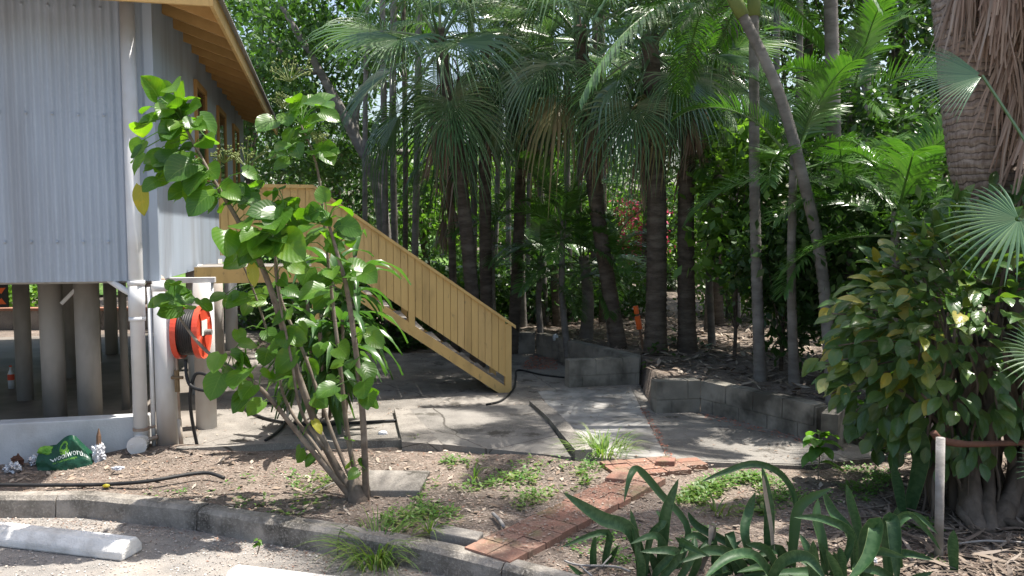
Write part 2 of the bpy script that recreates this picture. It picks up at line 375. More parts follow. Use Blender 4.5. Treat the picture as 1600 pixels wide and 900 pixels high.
# car park
mb = MB(); ap = []
xs = [p[0] for p in kerb_back]
mb.prism([(-14, -30), (14, -30), (14, yk(14)-.05)]+[(x, yk(x)-.05) for x in reversed(xs)], ZA-.1, ZA)
tag(mb.build('car_park', M['asphalt']), kind='structure')
# kerb: separate stones
pts = []
L = 0; prev = None
x = -9.0
while x < 5.0:
    pts.append(V((x, yk(x), 0))); x += .12
segs = []; acc = 0; cur = [pts[0]]
for a, b in zip(pts, pts[1:]):
    cur.append(b); acc += (b-a).length
    if acc > 1.25: segs.append(cur); cur = [b]; acc = 0
segs.append(cur)
mb = MB()
for sg in segs:
    i0 = len(mb.v); n = len(sg)
    dz = U(-.004, .004)
    for k, p in enumerate(sg):
        t = (sg[min(k+1, n-1)]-sg[max(k-1, 0)]).normalized(); nn = V((t.y, -t.x, 0))   # towards the camera
        q = p - t*(.005 if k == n-1 else 0) + t*(.005 if k == 0 else 0)
        for off, z in ((0, -.2), (0, 0), (.10, 0), (.135, -.03), (.15, ZA-.03)):
            jit = noise.noise((q.x*7, q.y*7, off*30))*.010
            mb.v.append(tuple(q+nn*(off+(jit if off else 0))+V((0, 0, z+dz+(jit*.8 if -.05 < z < .01 else 0)))))
    for k in range(n-1):
        for j in range(4):
            a = i0+k*5+j; mb.f.append((a, a+5, a+6, a+1))
    mb.f.append(tuple(i0+j for j in range(5))); mb.f.append(tuple(i0+(n-1)*5+j for j in reversed(range(5))))
tag(mb.build('kerb', M['kerb']), kind='structure')
# concrete yard
mb = MB(); mb.prism(yard, -.16, 0)
tag(mb.build('concrete_yard', M['concrete']), kind='structure')
mb = MB(); mb.prism([(H(u, v).x, H(u, v).y) for u, v in ((-11, .2), (.3, .2), (.3, 9.5), (-11, 9.5))], -.16, .004)
tag(mb.build('underfloor_slab', M['underfloor']), kind='structure')
mb = MB(); q = [G(*p) for p in ((1042, 718), (925, 708), (860, 640), (840, 612), (885, 608), (985, 606))]
mb.prism([(p.x, p.y) for p in q[::-1]] if False else [(p.x, p.y) for p in (q[1], q[0], q[5], q[4], q[3], q[2])], -.01, .004)
tag(mb.build('pale_concrete_path', M['concrete_white']), kind='structure')
mb = MB(); q = [G(*p) for p in ((1044, 718), (1250, 726), (1388, 712), (1328, 694), (1272, 692), (1094, 646), (1026, 649), (987, 607))]
mb.prism([(p.x, p.y) for p in q], -.01, .005)
tag(mb.build('grey_concrete_slab', M['concrete_dark']), kind='structure')
# raised ramp pad
def Z(px, py, z): return G(px, py, z)
pad = [Z(692, 694, .03), Z(892, 714, .03), Z(838, 632, .04), Z(636, 639, .055)]
mb = MB()
i = len(mb.v)
mb.v += [tuple(p) for p in pad]+[(p.x, p.y, -.1) for p in pad]
mb.f += [(0, 1, 2, 3), (0, 4, 5, 1), (1, 5, 6, 2), (2, 6, 7, 3), (3, 7, 4, 0)]
tag(mb.build('concrete_ramp', M['concrete_dark']), kind='structure')
e = [Z(628, 690, .05), Z(692, 695, .04), Z(638, 637, .06), Z(616, 637, .065)]
mb = MB(); mb.v += [tuple(p) for p in e]+[(p.x, p.y, -.1) for p in e]
mb.f += [(0, 1, 2, 3), (0, 4, 5, 1), (1, 5, 6, 2), (2, 6, 7, 3), (3, 7, 4, 0)]
o = tag(mb.build('ramp_edging', M['concrete']), kind='structure')
# low edging in front of the lower slab, curved upstand beside the ramp
def bar(pts, w, z0, z1, name, mat, taper=None, side=1):
    """solid bar along pts; w goes to the right of the direction"""
    mb = MB(); n = len(pts)
    for k, p in enumerate(pts):
        t = (V(pts[min(k+1, n-1)])-V(pts[max(k-1, 0)])); t.z = 0; t.normalize(); nn = V((t.y, -t.x, 0))
        zz = z1[k] if isinstance(z1, list) else z1
        for o_, z in ((0, z0), (0, zz), (w, zz), (w, z0)): q = V(p)+nn*o_; mb.v.append((q.x, q.y, z))
    for k in range(n-1):
        for j in range(4):
            a = k*4+j; b = k*4+(j+1) % 4; mb.f.append((a, b, b+4, a+4))
    mb.f.append((3, 2, 1, 0)); e = (n-1)*4; mb.f.append((e, e+1, e+2, e+3))
    return mb.build(name, mat)
tag(bar([G(632, 684, .03), G(450, 688, .03), G(277, 698, .03)][::-1], .09, -.1, .03, 'yard_edging', M['concrete']), kind='structure')
up = spline([G(827, 626, .09), G(855, 651, .09), G(876, 676, .09), G(899, 703, .09)], 5)
tag(bar(list(reversed(up)), .165, -.1, [.09+.0*k for k in range(len(up))], 'ramp_kerb', M['concrete']), 'low curved concrete upstand along the right edge of the ramp', 'kerb')

# ---------- concrete block walls: each a thing; courses and joints in the mesh
def block_wall(path, top, label, thick=.19, name='block_wall', cap=True, hole=None):
    mb = MB(); courses = 2; hh = (top+.06)/courses
    for a, b in zip(path, path[1:]):
        a = V((a[0], a[1], 0)); b = V((b[0], b[1], 0)); d = b-a; Ln = d.length; d.normalize(); nn = V((-d.y, d.x, 0))
        mb_core = lambda p: a+d*p.x+nn*p.y+V((0, 0, p.z))
        mb.box(.008, Ln-.008, .008, thick-.008, -.1, top-.03, mb_core)
        for c in range(courses):
            s = 0 if c % 2 else -.2
            while s < Ln:
                x0 = max(0, s); x1 = min(Ln, s+.39)
                if hole and c == hole[1] and x0 <= hole[0] < x1: s += .40; continue
                if x1-x0 > .03:
                    z0 = -.06+c*hh; z1 = z0+hh-.008
                    if c == 0: z0 = -.1
                    o_ = U(-.003, .003)
                    mb.box(x0+.0035, x1-.0035, o_, thick-o_, z0+.004, z1, mb_core)
                s += .40
    o = mb.build(name, M['block']); tag(o, label, 'wall')
    return o
block_wall([W1, W2], .385, 'short dark block wall end facing the camera at the yard corner')
off = V((0, 0, 0))
block_wall([W2+V((.0, .0, 0)), W3], .38, 'long low block wall running beside the hedge to the tree bed')
block_wall([A1, B1], .385, 'free standing short block wall with lit top in the middle of the yard')
block_wall([C1, V(B1)+V((-.1, .22, 0))], .375, 'block wall slanting back from the lit wall towards the stairs')
block_wall([D1+V((-.6, .1, 0)), D1+V((.02, .02, 0)), C1+V((-.02, .02, 0))], .375, 'far block wall behind the foot of the stairs', hole=None)
o = bar([G(1283, 655, .3), G(1292, 690, 0)], .16, -.1, .36, 'wall_pier', M['block'])
tag(o, 'dark stub pier closing the end of the long block wall', 'wall')
# reddish chips on the slab near the far wall
def scatter_quads(n, region, s0, s1, zf, flat=.35, asp=.5):
    out = np.empty((n, 4, 3)); k = 0
    while k < n:
        x, y = region()
        L = U(s0, s1); a = U(0, 2*math.pi); w = L*U(asp*.45, asp*1.1)
        z = zf(x, y)
        d = V((math.cos(a), math.sin(a), U(-flat, flat))).normalized(); s = V((-math.sin(a), math.cos(a), U(-flat, flat))).normalized()
        c = V((x, y, z+.004+abs(d.z)*L*.5+abs(s.z)*w*.4))
        for j, p in enumerate((c-d*L*.5-s*w*.3, c+d*L*.1-s*w*.5, c+d*L*.5+s*w*.15, c-d*L*.1+s*w*.5)): out[k, j] = p
        k += 1
    return out
def reg_poly(poly):
    xs = [p[0] for p in poly]; ys = [p[1] for p in poly]
    def f():
        while True:
            x, y = U(min(xs), max(xs)), U(min(ys), max(ys))
            if inpoly(x, y, poly): return x, y
    return f
# soil bed polygon (between kerb and slabs)
bed = [(x, yk(x)+.03) for x in np.linspace(-8, 4.4, 40)] + [(5.2, 6.5), (4.6, 7.2)] + [tuple(G(*p).xy) for p in ((1392, 716), (1250, 732), (1042, 723), (890, 719), (690, 700), (630, 696), (277, 704))] + [(-3.9, 7.75), (-8, 6.9)]
tag(np_quads('wood_chips', scatter_quads(30000, reg_poly(bed), .008, .034, zt), M['chips']), kind='stuff')
tag(np_quads('bark_flakes', scatter_quads(1300, reg_poly(bed), .04, .10, zt), M['litter']), kind='stuff')
fl = [W2.xy[:], W1.xy[:], B1.xy[:], tuple(C1.xy), (0.2, 17), (9, 20), (9, 8.8), (4.2, 8.2)]
tag(np_quads('fallen_leaves', scatter_quads(8500, reg_poly(fl), .05, .24, zt, .4, .3), M['litter']), kind='stuff')
rb = [(3.2, 4.3), (6, 3.6), (6, 7.6), (3.6, 7.4), (2.9, 6.2), (2.0, 5.3), (1.2, 4.8)]
tag(np_quads('dead_fronds_litter', scatter_quads(5200, reg_poly(rb), .06, .34, zt, .25, .11), M['litter_dark']), kind='stuff')
zs = lambda x, y: .006
tag(np_quads('red_leaf_scatter', scatter_quads(420, reg_poly([tuple(G(*p).xy) for p in ((812, 577), (870, 580), (872, 562), (830, 557))]), .02, .07, zs), M['red_chips']), kind='stuff')
tag(np_quads('yard_debris', scatter_quads(2600, reg_poly(yard), .010, .05, zs), M['litter']), kind='stuff')
r1 = reg_poly([tuple(G(*p).xy) for p in ((1000, 640), (1042, 716), (1052, 716), (1012, 640))]); r2 = reg_poly([tuple(G(*p).xy) for p in ((1100, 655), (1300, 705), (1310, 695), (1100, 646))])
tag(np_quads('wall_foot_debris', scatter_quads(520, lambda: (r1() if random.random() < .4 else r2()), .012, .045, zs), M['red_chips']), kind='stuff')
def reg_asph():
    while True:
        x, y = U(-5.5, 1.2), U(4.4, 6.6)
        if y < yk(x)-.17: return x, y
def reg_asph2():
    while True:
        x = U(-5.5, .6); y = yk(x)-.17-abs(random.gauss(0, .18))
        return x, y
za = lambda x, y: ZA
tag(np_quads('gravel', scatter_quads(6500, reg_asph, .008, .022, za, .5, .9), M['pebble']), kind='stuff')
tag(np_quads('gutter_grit', scatter_quads(2600, reg_asph2, .01, .03, za, .4), M['chips']), kind='stuff')

# ---------- brick paver path (pavers are the pattern of one path)
mb = MB()
p0, p1 = G(790, 854), G(1000, 748)     # centre line of the two-wide part
ax = (p1-p0); n_ = int(ax.length/.20); ax.normalize(); sd = V((ax.y, -ax.x, 0))
for i in range(-1, n_+1):
    for j in (0, 1):
        c = p0+ax*(.20*(i+.5))+sd*((j-.5)*.198+.006*math.sin(i*2.1))
        rz = U(-.012, .012); dz = U(-.004, .004); tx = U(-.012, .012)
        a2 = (ax+sd*rz).normalized(); s2 = V((a2.y, -a2.x, 0))
        f = lambda p, c=c, a2=a2, s2=s2, dz=dz, tx=tx: c+a2*p.x+s2*p.y+V((0, 0, p.z+dz+tx*p.x+.012))
        mb.box(-.097, .097, -.096, .096, -.05, .0, f)
q0 = G(962, 742); bx_ = (G(1118, 728)-q0).normalized(); by_ = V((-bx_.y, bx_.x, 0))
for i in range(4):
    for j in range(4):
        if (i, j) in ((3, 3), (3, 0)): continue
        c = q0+bx_*(.12+i*.235)+by_*(-.02+j*.118)
        if (c.xy-V(tuple(G(1000, 748).xy))).length < .1: pass
        dz = U(-.006, .006); rz = U(-.03, .03)
        a2 = (bx_+by_*rz).normalized(); s2 = V((-a2.y, a2.x, 0))
        f = lambda p, c=c, a2=a2, s2=s2, dz=dz: c+a2*p.x+s2*p.y+V((0, 0, p.z+dz+.006))
        mb.box(-.114, .114, -.056, .056, -.05, .005, f)
o = mb.build('brick_path', M['paver']); tag(o, kind='structure')
pp = [tuple(G(*p).xy) for p in ((750, 846), (832, 860), (1040, 752), (1118, 730), (1000, 722), (955, 745))]
tag(np_quads('path_grit', scatter_quads(1100, reg_poly(pp), .008, .035, lambda x, y: .017, .2), M['chips']), kind='stuff')
# loose brick, lids
def slab_box(name, corners, z0, z1, mat, label, cat):
    mb = MB(); mb.prism([(p.x, p.y) for p in corners], z0, z1)
    o = mb.build(name, mat); b = o.modifiers.new('Bevel', 'BEVEL'); b.width = .008; b.segments = 2
    return tag(o, label, cat)
slab_box('paving_slab', [G(578, 766, .02), G(655, 766, .02), G(672, 735, .02), G(572, 734, .02)], -.06, .02, M['concrete'], 'square concrete paving slab lying in the soil behind the big leaf shrub', 'paving slab')
slab_box('concrete_brick', [G(672, 829, .03), G(745, 843, .03), G(756, 831, .03), G(682, 817, .03)], -.05, .03, M['concrete'], 'loose pale concrete brick lying in soil beside the kerb', 'brick')
slab_box('loose_brick', [G(1024, 722, .05), G(1054, 722, .05), G(1056, 716, .05), G(1026, 716, .05)], 0, .06, M['paver'], 'small loose red brick at the far edge of the paver path', 'brick')
slab_box('paver_stack', [G(945, 745, .05), G(975, 748, .05), G(990, 738, .05), G(957, 735, .05)], -.03, .045, M['paver'], 'tilted red brick at the inner bend of the paver path', 'brick')

# ---------- wheel stops
def wheel_stop(a, b, label, h=.125, w=.21):
    d = V(b)-V(a); L = d.length; rz = math.atan2(d.y, d.x)
    mb = MB(); prof = [(0, 0), (w, 0), (w, .06), (w-.05, h), (.05, h), (0, .06)]
    mb.extrude(prof, 'x', 0, L)
    o = mb.build('wheel_stop', M['white_paint_worn']); o.location = (a[0], a[1], ZA); o.rotation_euler = (0, 0, rz)
    bv = o.modifiers.new('Bevel', 'BEVEL'); bv.width = .015; bv.segments = 2
    tag(o, label, 'wheel stop', 'concrete wheel stops in the car park')
a = G(-140, 838, ZA); b = G(191, 878, ZA)
wheel_stop(a, b, 'white painted concrete wheel stop on the asphalt nearest the house')
a = G(352, 919, ZA); wheel_stop(G(348, 926, ZA), G(348, 926, ZA)+(b-G(-140, 838, ZA)).normalized()*1.7, 'white wheel stop lying nearest the camera, right of the other one')

# ================= HOUSE =================
house = thing('stilt_house', 'pale blue corrugated house raised on thick round posts with yellow eaves', 'house', HC, HR)
ZB, ZT = 1.66, 4.62
mb = MB()
n = int(6.6/.076*6)
for k in range(n+1):
    u = -6.6*k/n; w = -.012*(1+math.sin(u/.076*2*math.pi))
    mb.v += [(u, w, ZB), (u, w, ZT)]
for k in range(n): mb.f.append((2*k, 2*k+1, 2*k+3, 2*k+2))
for zz in (2.05, 3.28, 4.3):       # rows of screws
    for k in range(28):
        u = -.076*3*k-.057-.38
        mb.box(u-.012, u+.012, -.034, -.018, zz-.012, zz+.012)
mb.build('front_wall', M['cladding'], house, True)
mb = MB(); n = int(9/.076*6)
for k in range(n+1):
    v = 9*k/n; w = .007*(1+math.sin(v/.076*2*math.pi))
    mb.v += [(w, v, ZB), (w, v, ZT)]
for k in range(n): mb.f.append((2*k, 2*k+2, 2*k+3, 2*k+1))
mb.build('side_wall', M['cladding'], house, True)
mb = MB(); mb.box(-.06, .022, -.026, -.001, ZB-.002, ZT); mb.box(-.002, .024, -.001, .05, ZB-.002, ZT)
mb.build('corner_trim', M['cladding'], house)
mb = MB(); mb.box(-11, -.02, .02, 9, ZB+.08, ZB+.16)
for k in range(12): mb.box(-.12-.9*k, -.07-.9*k, .02, 9, ZB-.0, ZB+.08)
mb.build('floor', M['post_paint'], house)
mb = MB()
for z0 in (ZB-.02,): mb.box(-11, -.05, .03, .12, z0, ZB+.1)
mb.build('floor_beam', M['post_paint'], house)
# windows on the side wall
for v0, v1 in ((2.55, 3.5), (4.75, 5.75), (6.9, 7.8)):
    mb = MB(); z0, z1 = 2.9, 4.12
    mb.box(.0, .05, v0, v0+.07, z0, z1); mb.box(.0, .05, v1-.07, v1, z0, z1)
    mb.box(.0, .052, v0+.07, v1-.07, z1-.07, z1); mb.box(.0, .06, v0-.02, v1+.02, z0-.05, z0)
    w = mb.build('window', M['rafter'], house)
    mb = MB(); mb.box(.0, .028, v0+.07, v1-.07, z0, z1-.07); mb.build('pane', M['glass'], w)
# eaves
OV = .66; ZF = 4.215
tp = math.tan(R(19))
def zr(u): return ZF+.17+(OV-u)*tp
vs = [.0+.62*k for k in range(-1, 15)]
for v in vs:
    mb = MB(); sh = lambda p: V((p.x, p.y, p.z+zr(p.x)))
    mb.box(-.35, OV-.02, v-.022, v+.022, -.17, -.03, sh); mb.build('rafter', M['rafter'], house)
for k in range(11):
    mb = MB(); u = -.3-.62*k; sh = lambda p: V((p.x, p.y, p.z+ZF+.17+(p.y+OV)*tp))
    mb.box(u-.022, u+.022, -OV+.02, .3, -.17, -.03, sh); mb.build('rafter', M['rafter'], house)
mb = MB(); mb.box(OV-.02, OV+.012, -OV-.012, 9.4, ZF-.0, ZF+.165); mb.build('fascia', M['yellow'], house)
mb = MB(); mb.box(-11, OV-.022, -OV-.012, -OV+.02, ZF, ZF+.165); mb.build('fascia', M['yellow'], house)
mb = MB()
e = OV+.07; z0 = ZF+.17
ridge = z0+(5.5+e)*tp
n = int((9.4+e)/.076*4)
mb2 = MB()
# side slope with corrugated edge
for k in range(n+1):
    v = -e+(9.4+e)*k/n; dz = .009*math.sin(v/.076*2*math.pi)
    run = min(5.5+e, v+e)
    mb.v += [(e, v, z0-.07*tp+dz), (e-max(run, .001), v, z0-.07*tp+run*tp+dz)]
for k in range(n): mb.f.append((2*k, 2*k+2, 2*k+3, 2*k+1))
i = len(mb.v); n = int((11+e)/.076*4)
for k in range(n+1):
    u = e-(11+e)*k/n; dz = .009*math.sin(u/.076*2*math.pi); run = min(5.5+e, e-u)
    mb.v += [(u, -e, z0-.07*tp+dz), (u, -e+max(run, .001), z0-.07*tp+run*tp+dz)]
for k in range(n): mb.f.append((i+2*k, i+2*k+1, i+2*k+3, i+2*k+2))
mb.build('roof', M['roof'], house)
# posts under the floor: (px, py of base, radius)
def hpost(px, py, r, mat='post_paint', z=0.0, ztop=ZB+.06):
    g = G(px, py, z); u, v = hl(g.x, g.y)
    mb = MB(); mb.tube([(u, v, z-.02), (u, v, ztop)], r, 20); return mb.build('post', M[mat], house, True)
for p in ((87, 663, .12), (142, 661, .125), (40, 625, .095), (113, 590, .10), (153, 568, .06), (175, 553, .105), (197, 640, .045)): hpost(*p)
hpost(323, 668, .11, 'post_white', ztop=1.60)
_g = G(323, 668); _u, _v = hl(_g.x, _g.y)
mb = MB(); mb.box(-.4, _u+.13, _v-.06, _v+.06, 1.60, 1.655); mb.build('bearer', M['post_white'], house)
for vv in (2.6, 4.6, 6.6):
    mb = MB(); mb.tube([(-.05, vv, -.02), (-.05, vv, ZB+.06)], .11, 20); mb.build('post', M['post_white'], house, True)
g = H(.0, -.06); 
mb = MB(); mb.tube([(.055, -.03, -.1), (.055, -.03, ZB-.002)], .105, 20); mb.tube([(.055, -.03, ZB-.10), (.055, -.03, ZB-.03)], .115, 20)
mb.build('post', M['post_white'], house, True)
mb = MB(); mb.box(-8, -.14, -.03, .17, -.25, .29); o = mb.build('plinth_beam', M['render_white'], house)
bv = o.modifiers.new('Bevel', 'BEVEL'); bv.width = .012; bv.segments = 2
# downpipe
mb = MB(); pu, pv = -.185, -.085
mb.tube([(pu, pv, .0), (pu, pv, 4.35)], .068, 20)
dp = mb.build('downpipe', M['pvc'], house, True)
mb = MB(); mb.tube([(pu, pv, 1.30), (pu, pv, 1.65)], .078, 20); mb.tube([(pu, pv, 1.62), (pu, pv, 1.67)], .083, 20); mb.tube([(pu, pv, 1.27), (pu, pv, 1.31)], .08, 20); mb.build('pipe_collar', M['pvc'], dp, True)
mb = MB(); mb.tube([(pu, pv-.02, .06), (pu, pv-.17, .06)], .08, 24); mb.tube([(pu, pv-.17, .06), (pu, pv-.20, .06)], .092, 24)
for s in (-1, 1): mb.box(pu+s*.045-.012, pu+s*.045+.012, pv-.206, pv-.198, .05, .08)
mb.build('end_cap', M['pvc'], dp)
mb = MB(); mb.tube([(pu, pv, .17), (pu, pv, .20)], .075, 20); mb.tube([(pu+.06, pv, .185), (pu+.14, pv-.02, .21)], .012, 6); mb.tube([(pu+.06, pv-.02, .07), (pu+.16, pv-.02, .10)], .022, 8); mb.build('pipe_strap', M['copper'], dp)
mb = MB(); mb.tube(spline([(pu, pv-.0, 1.52), (pu-.12, pv+.03, 1.58), (pu-.36, pv+.2, 1.72)], 5), .032, 10); mb.build('branch_pipe', M['pvc'], dp, True)
mb = MB(); mb.tube(spline([(pu, pv, 1.46), (pu+.06, pv+.08, 1.48), (pu+.1, pv+.16, 1.60), (pu+.2, pv+.25, 1.66)], 5), .05, 10); mb.build('branch_pipe', M['copper'], dp, True)
g = G(90, 663); u, v = hl(g.x, g.y)
mb = MB(); mb.tube([(u+.12, v-.12, 1.36), (u+.38, v-.02, 1.66)], .022, 8); mb.build('brace', M['pvc'], house)
mb = MB(); mb.tube([(-.075, -.05, -.05), (-.075, -.05, 1.6)], .022, 10); mb.build('conduit', M['pvc'], house, True)
# small cabinet sign at the left edge under the floor
g = P(6, 462, 9.5)
mb = MB(); mb.box(-.30, .045, -.02, .02, -.14, .14); sg = thing('hanging_sign', 'black sign with orange arrows hanging under the floor at the left edge', 'sign', g, HR)
mb.build('board', M['black_paint'], sg)
for zz, f in ((.02, 1), (-.10, 1)):
    mb = MB(); mb.extrude([(-.07, zz), (.03, zz), (-.02, zz+.075)] if zz < 0 else [(-.07, zz+.075), (-.02, zz), (.03, zz+.075)], 'y', -.026, -.0205); mb.build('arrow', M['orange'], sg)
for zx in (-.2, 0): pass
mb = MB(); mb.tube([(-.2, 0, .14), (-.2, 0, 1.0)], .006, 5); mb.tube([(0, 0, .14), (0, 0, 1.0)], .006, 5); mb.build('hanger', M['steel'], sg)

# ---------- hose reel on the corner posts
rc = P(299, 519, 7.95); rel = thing('fire_hose_reel', 'red hose reel with two round flanges fixed between the white posts', 'hose reel', rc, HR+R(-8))
RR = .265
def disc(x0, x1, r, holes=False):
    mb = MB(); N = 40
    prof = [(x0, .05), (x0, r-.02), (x0-.015, r), (x1+.015, r), (x1, r-.02), (x1, .05)]
    for j in range(N):
        a = 2*math.pi*j/N
        for x, q in prof: mb.v.append((x, q*math.cos(a), q*math.sin(a)))
    k = len(prof)
    for j in range(N):
        for t in range(k):
            a = j*k+t; b = j*k+(t+1) % k; c = ((j+1) % N)*k+(t+1) % k; d = ((j+1) % N)*k+t
            mb.f.append((a, b, c, d))
    return mb
fl_ = disc(-.115, -.09, RR).build('flange', M['red'], rel); fr_ = disc(.09, .115, RR).build('flange', M['red'], rel)
for sgn, fo in ((1, fr_),):
    mb = MB()
    for k in range(4):
        a = k*math.pi/2+.5; f = lambda p, a=a: V((p.x, p.y*math.cos(a)-p.z*math.sin(a), p.y*math.sin(a)+p.z*math.cos(a)))
        mb.box(.115, .126, -.02, .02, .06, RR-.03, f)
    mb.build('spoke', M['red'], fo)
mb = MB(); mb.box(.127, .131, -.09, .09, -.03, .12); mb.build('sticker', M['bag_print'], fr_)
mb = MB()
for k in range(8):
    x = -.075+.15*k/7; N = 28
    mb.tube([(x, .215*math.cos(2*math.pi*j/N), .215*math.sin(2*math.pi*j/N)) for j in range(N+1)], .018, 6, False)
mb.build('hose_coil', M['black_rubber'], rel, True)
mb = MB(); mb.tube([(-.09, 0, 0), (.09, 0, 0)], .2, 24); mb.build('drum', M['black_paint'], rel)
mb = MB(); mb.tube([(-.26, 0, 0), (.2, 0, 0)], .03, 10); mb.box(-.28, -.2, -.05, .05, -.06, .06); mb.build('axle', M['steel'], rel)
rin = lambda px, py, Y: P(px, py, Y)
mb = MB(); mb.tube(spline([rin(290, 562, 7.85), rin(292, 590, 7.8), rin(300, 604, 7.75), rin(320, 610, 7.7), rin(331, 603, 7.7), rin(326, 588, 7.75), rin(310, 583, 7.8), rin(302, 592, 7.8), rin(297, 620, 7.8), rin(300, 655, 7.85), rin(308, 696, 7.9)], 6), .017, 8)
tag(mb.build('hanging_hose', M['black_rubber'], None, True), 'black hose looping down from the red reel to the ground', 'hose')
riser = thing('water_pipe', 'thin upright copper water pipe with brass valve between the white posts', 'pipe')
mb = MB(); mb.tube([P(272, 470, 7.9), P(277, 580, 7.9), G(283, 700, -.03)], .014, 8); mb.tube([P(280, 655, 7.9), G(284, 700, -.03)], .022, 8); mb.build('riser', M['copper'], riser, True)
mb = MB(); mb.tube([P(276, 578, 7.9), P(277.5, 612, 7.9)], .026, 8); mb.tube([P(268, 590, 7.88), P(286, 590, 7.88)], .016, 8); mb.build('valve', M['brass'], riser)
# hoses lying about
def hose(name, pts, r, label):
    mb = MB(); mb.tube(spline(pts, 7), r, 8); tag(mb.build(name, M['black_rubber'], None, True), label, 'hose')
hose('garden_hose', [G(-30, 757, .01), G(60, 758, .01), G(160, 757, .0), G(230, 752, .03), G(290, 742, .035), G(325, 739, .03), G(350, 747, .005)], .017, 'black hose lying on the soil in front of the plinth')
hose('coiled_hose', [G(620, 657, .02), G(560, 660, .02), G(480, 663, .02), G(420, 655, .02), G(385, 640, .02), G(392, 632, .02), G(425, 630, .02), G(450, 640, .02), G(440, 668, .02), G(415, 688, .02)], .016, 'black hose lying in loops on the slab behind the big leaf shrub')
hose('yard_hose', [G(760, 632, .015), G(785, 625, .015), G(803, 606, .015), G(806, 590, .015), G(810, 578, .015), G(850, 586, .015), G(905, 592, .015)], .014, 'black hose curling round the foot of the stairs')

# ================= STAIRS =================
RF = G(795, 613)
st = thing('staircase', 'yellow timber staircase with boarded side rising to the house landing', 'staircase', RF, HR)
XL = -2.50; X0 = 0.0; ZR0 = .955; SL = (2.72-ZR0)/(-XL); XE = -3.62; WID = 1.0
def rail(x): return ZR0+(-x)*SL if x > XL else ZR0+(-XL)*SL
def panel(y0):
    mb = MB(); y1 = y0+.022; x = -.05; bw = .092
    while x > XE:
        xa = max(x-bw+.006, XE)
        if xa < XL < x: xa = XL
        lo = .80 if True else 0
        f = lambda xx: rail(xx)-(.78 if xx > XL+.001 else .83)
        mb.extrude([(xa, f(xa) if xa > XL else rail(xa)-.86), (x, f(x) if x > XL else rail(x)-.86), (x, rail(x)-.03), (xa, rail(xa)-.03)], 'y', y0+U(-.0015, .0015), y1)
        x = xa-.006
    xs_ = [X0-.05, XL, XE]
    for a, b in ((xs_[0], xs_[1]), (xs_[1]-.001, xs_[2])):
        mb.extrude([(b, rail(b)-(.76)), (a, rail(a)-(.76)), (a, rail(a)-.04), (b, rail(b)-.04)], 'y', y1-.002, y1+.008)
    return mb
def handrail(y):
    mb = MB()
    for a, b in ((X0+.09, XL), (XL, XE)):
        mb.extrude([(b, rail(b)-.03), (a, ZR0+(-a)*SL-.03 if a > XL else rail(a)-.03), (a, ZR0+(-a)*SL+.012 if a > XL else rail(a)+.012), (b, rail(b)+.012)], 'y', y-.035, y+.06)
    return mb
for y in (0, WID):
    panel(y).build('side_panel', M['yellow'], st)
    handrail(y).build('handrail', M['yellow'], st)
    mb = MB(); mb.extrude([(-.05, 0), (.035, 0), (.035, rail(0)-.03), (-.05, rail(0)-.03)], 'y', y-.012, y+.07); mb.build('newel_post', M['yellow'], st)
    mb = MB(); xm = -1.29; mb.extrude([(xm-.04, rail(xm-.04)-1.0), (xm+.04, rail(xm+.04)-1.0), (xm+.04, rail(xm+.04)-.03), (xm-.04, rail(xm-.04)-.03)], 'y', y-.014, y+.06); mb.build('post', M['yellow'], st)
    mb = MB(); mb.extrude([(XL-.04, .0), (XL+.04, .0), (XL+.04, rail(XL+.04)-.03), (XL-.04, rail(XL)-.03)], 'y', y-.014, y+.06); mb.build('post', M['yellow'], st)
    mb = MB()
    def lo(x): return max(.0, rail(x)-1.09)
    mb.extrude([(-.06, .0), (.04, 0.0), (.04, .10), (-.02, rail(-.02)-.90), (XL, rail(XL)-.90), (XL, rail(XL)-1.07)] if False else [(XL, rail(XL)-1.08), (-.145, .0), (.035, .0), (.035, .03), (XL, rail(XL)-.92)], 'y', y-.006, y+.045)
    mb.build('stringer', M['yellow'], st)
zl = rail(XL)-1.0
mb = MB(); mb.box(XE-.3, XL, .0, WID+.05, zl-.06, zl); mb.build('landing', M['steel'], st)
mb = MB(); mb.box(XE-.3, XL-.0, -.012, .03, zl-.2, zl-.002); mb.build('landing_beam', M['yellow'], st)
nt_ = 11
for k in range(nt_):
    x = -.06-(k+.4)*(2.44/nt_); z = rail(x)-.965
    mb = MB(); mb.box(x-.13, x+.13, .05, WID-.004, z-.03, z); mb.build('tread', M['steel'], st)

# ================= LITTER BY THE PLINTH =================
def lumpy(name, c, r, mat, seed, amp=.3, sub=4, sharp=3.2, parent=None):
    import bmesh
    bm = bmesh.new(); bmesh.ops.create_icosphere(bm, subdivisions=sub, radius=1)
    for v in bm.verts:
        k = 1+amp*noise.noise(v.co*sharp*.6+V((seed, seed*2, 0)))+amp*.7*abs(noise.noise(v.co*sharp*1.3+V((0, seed, seed))))-amp*.5*abs(noise.noise(v.co*sharp*2.6+V((seed, 0, seed))))
        v.co = V((v.co.x*r[0]*k, v.co.y*r[1]*k, max(v.co.z*k, -.75)*r[2]))
    me = bpy.data.meshes.new(name); bm.to_mesh(me); bm.free(); me.materials.append(mat)
    o = link(name, me, parent); o.location = c; return o
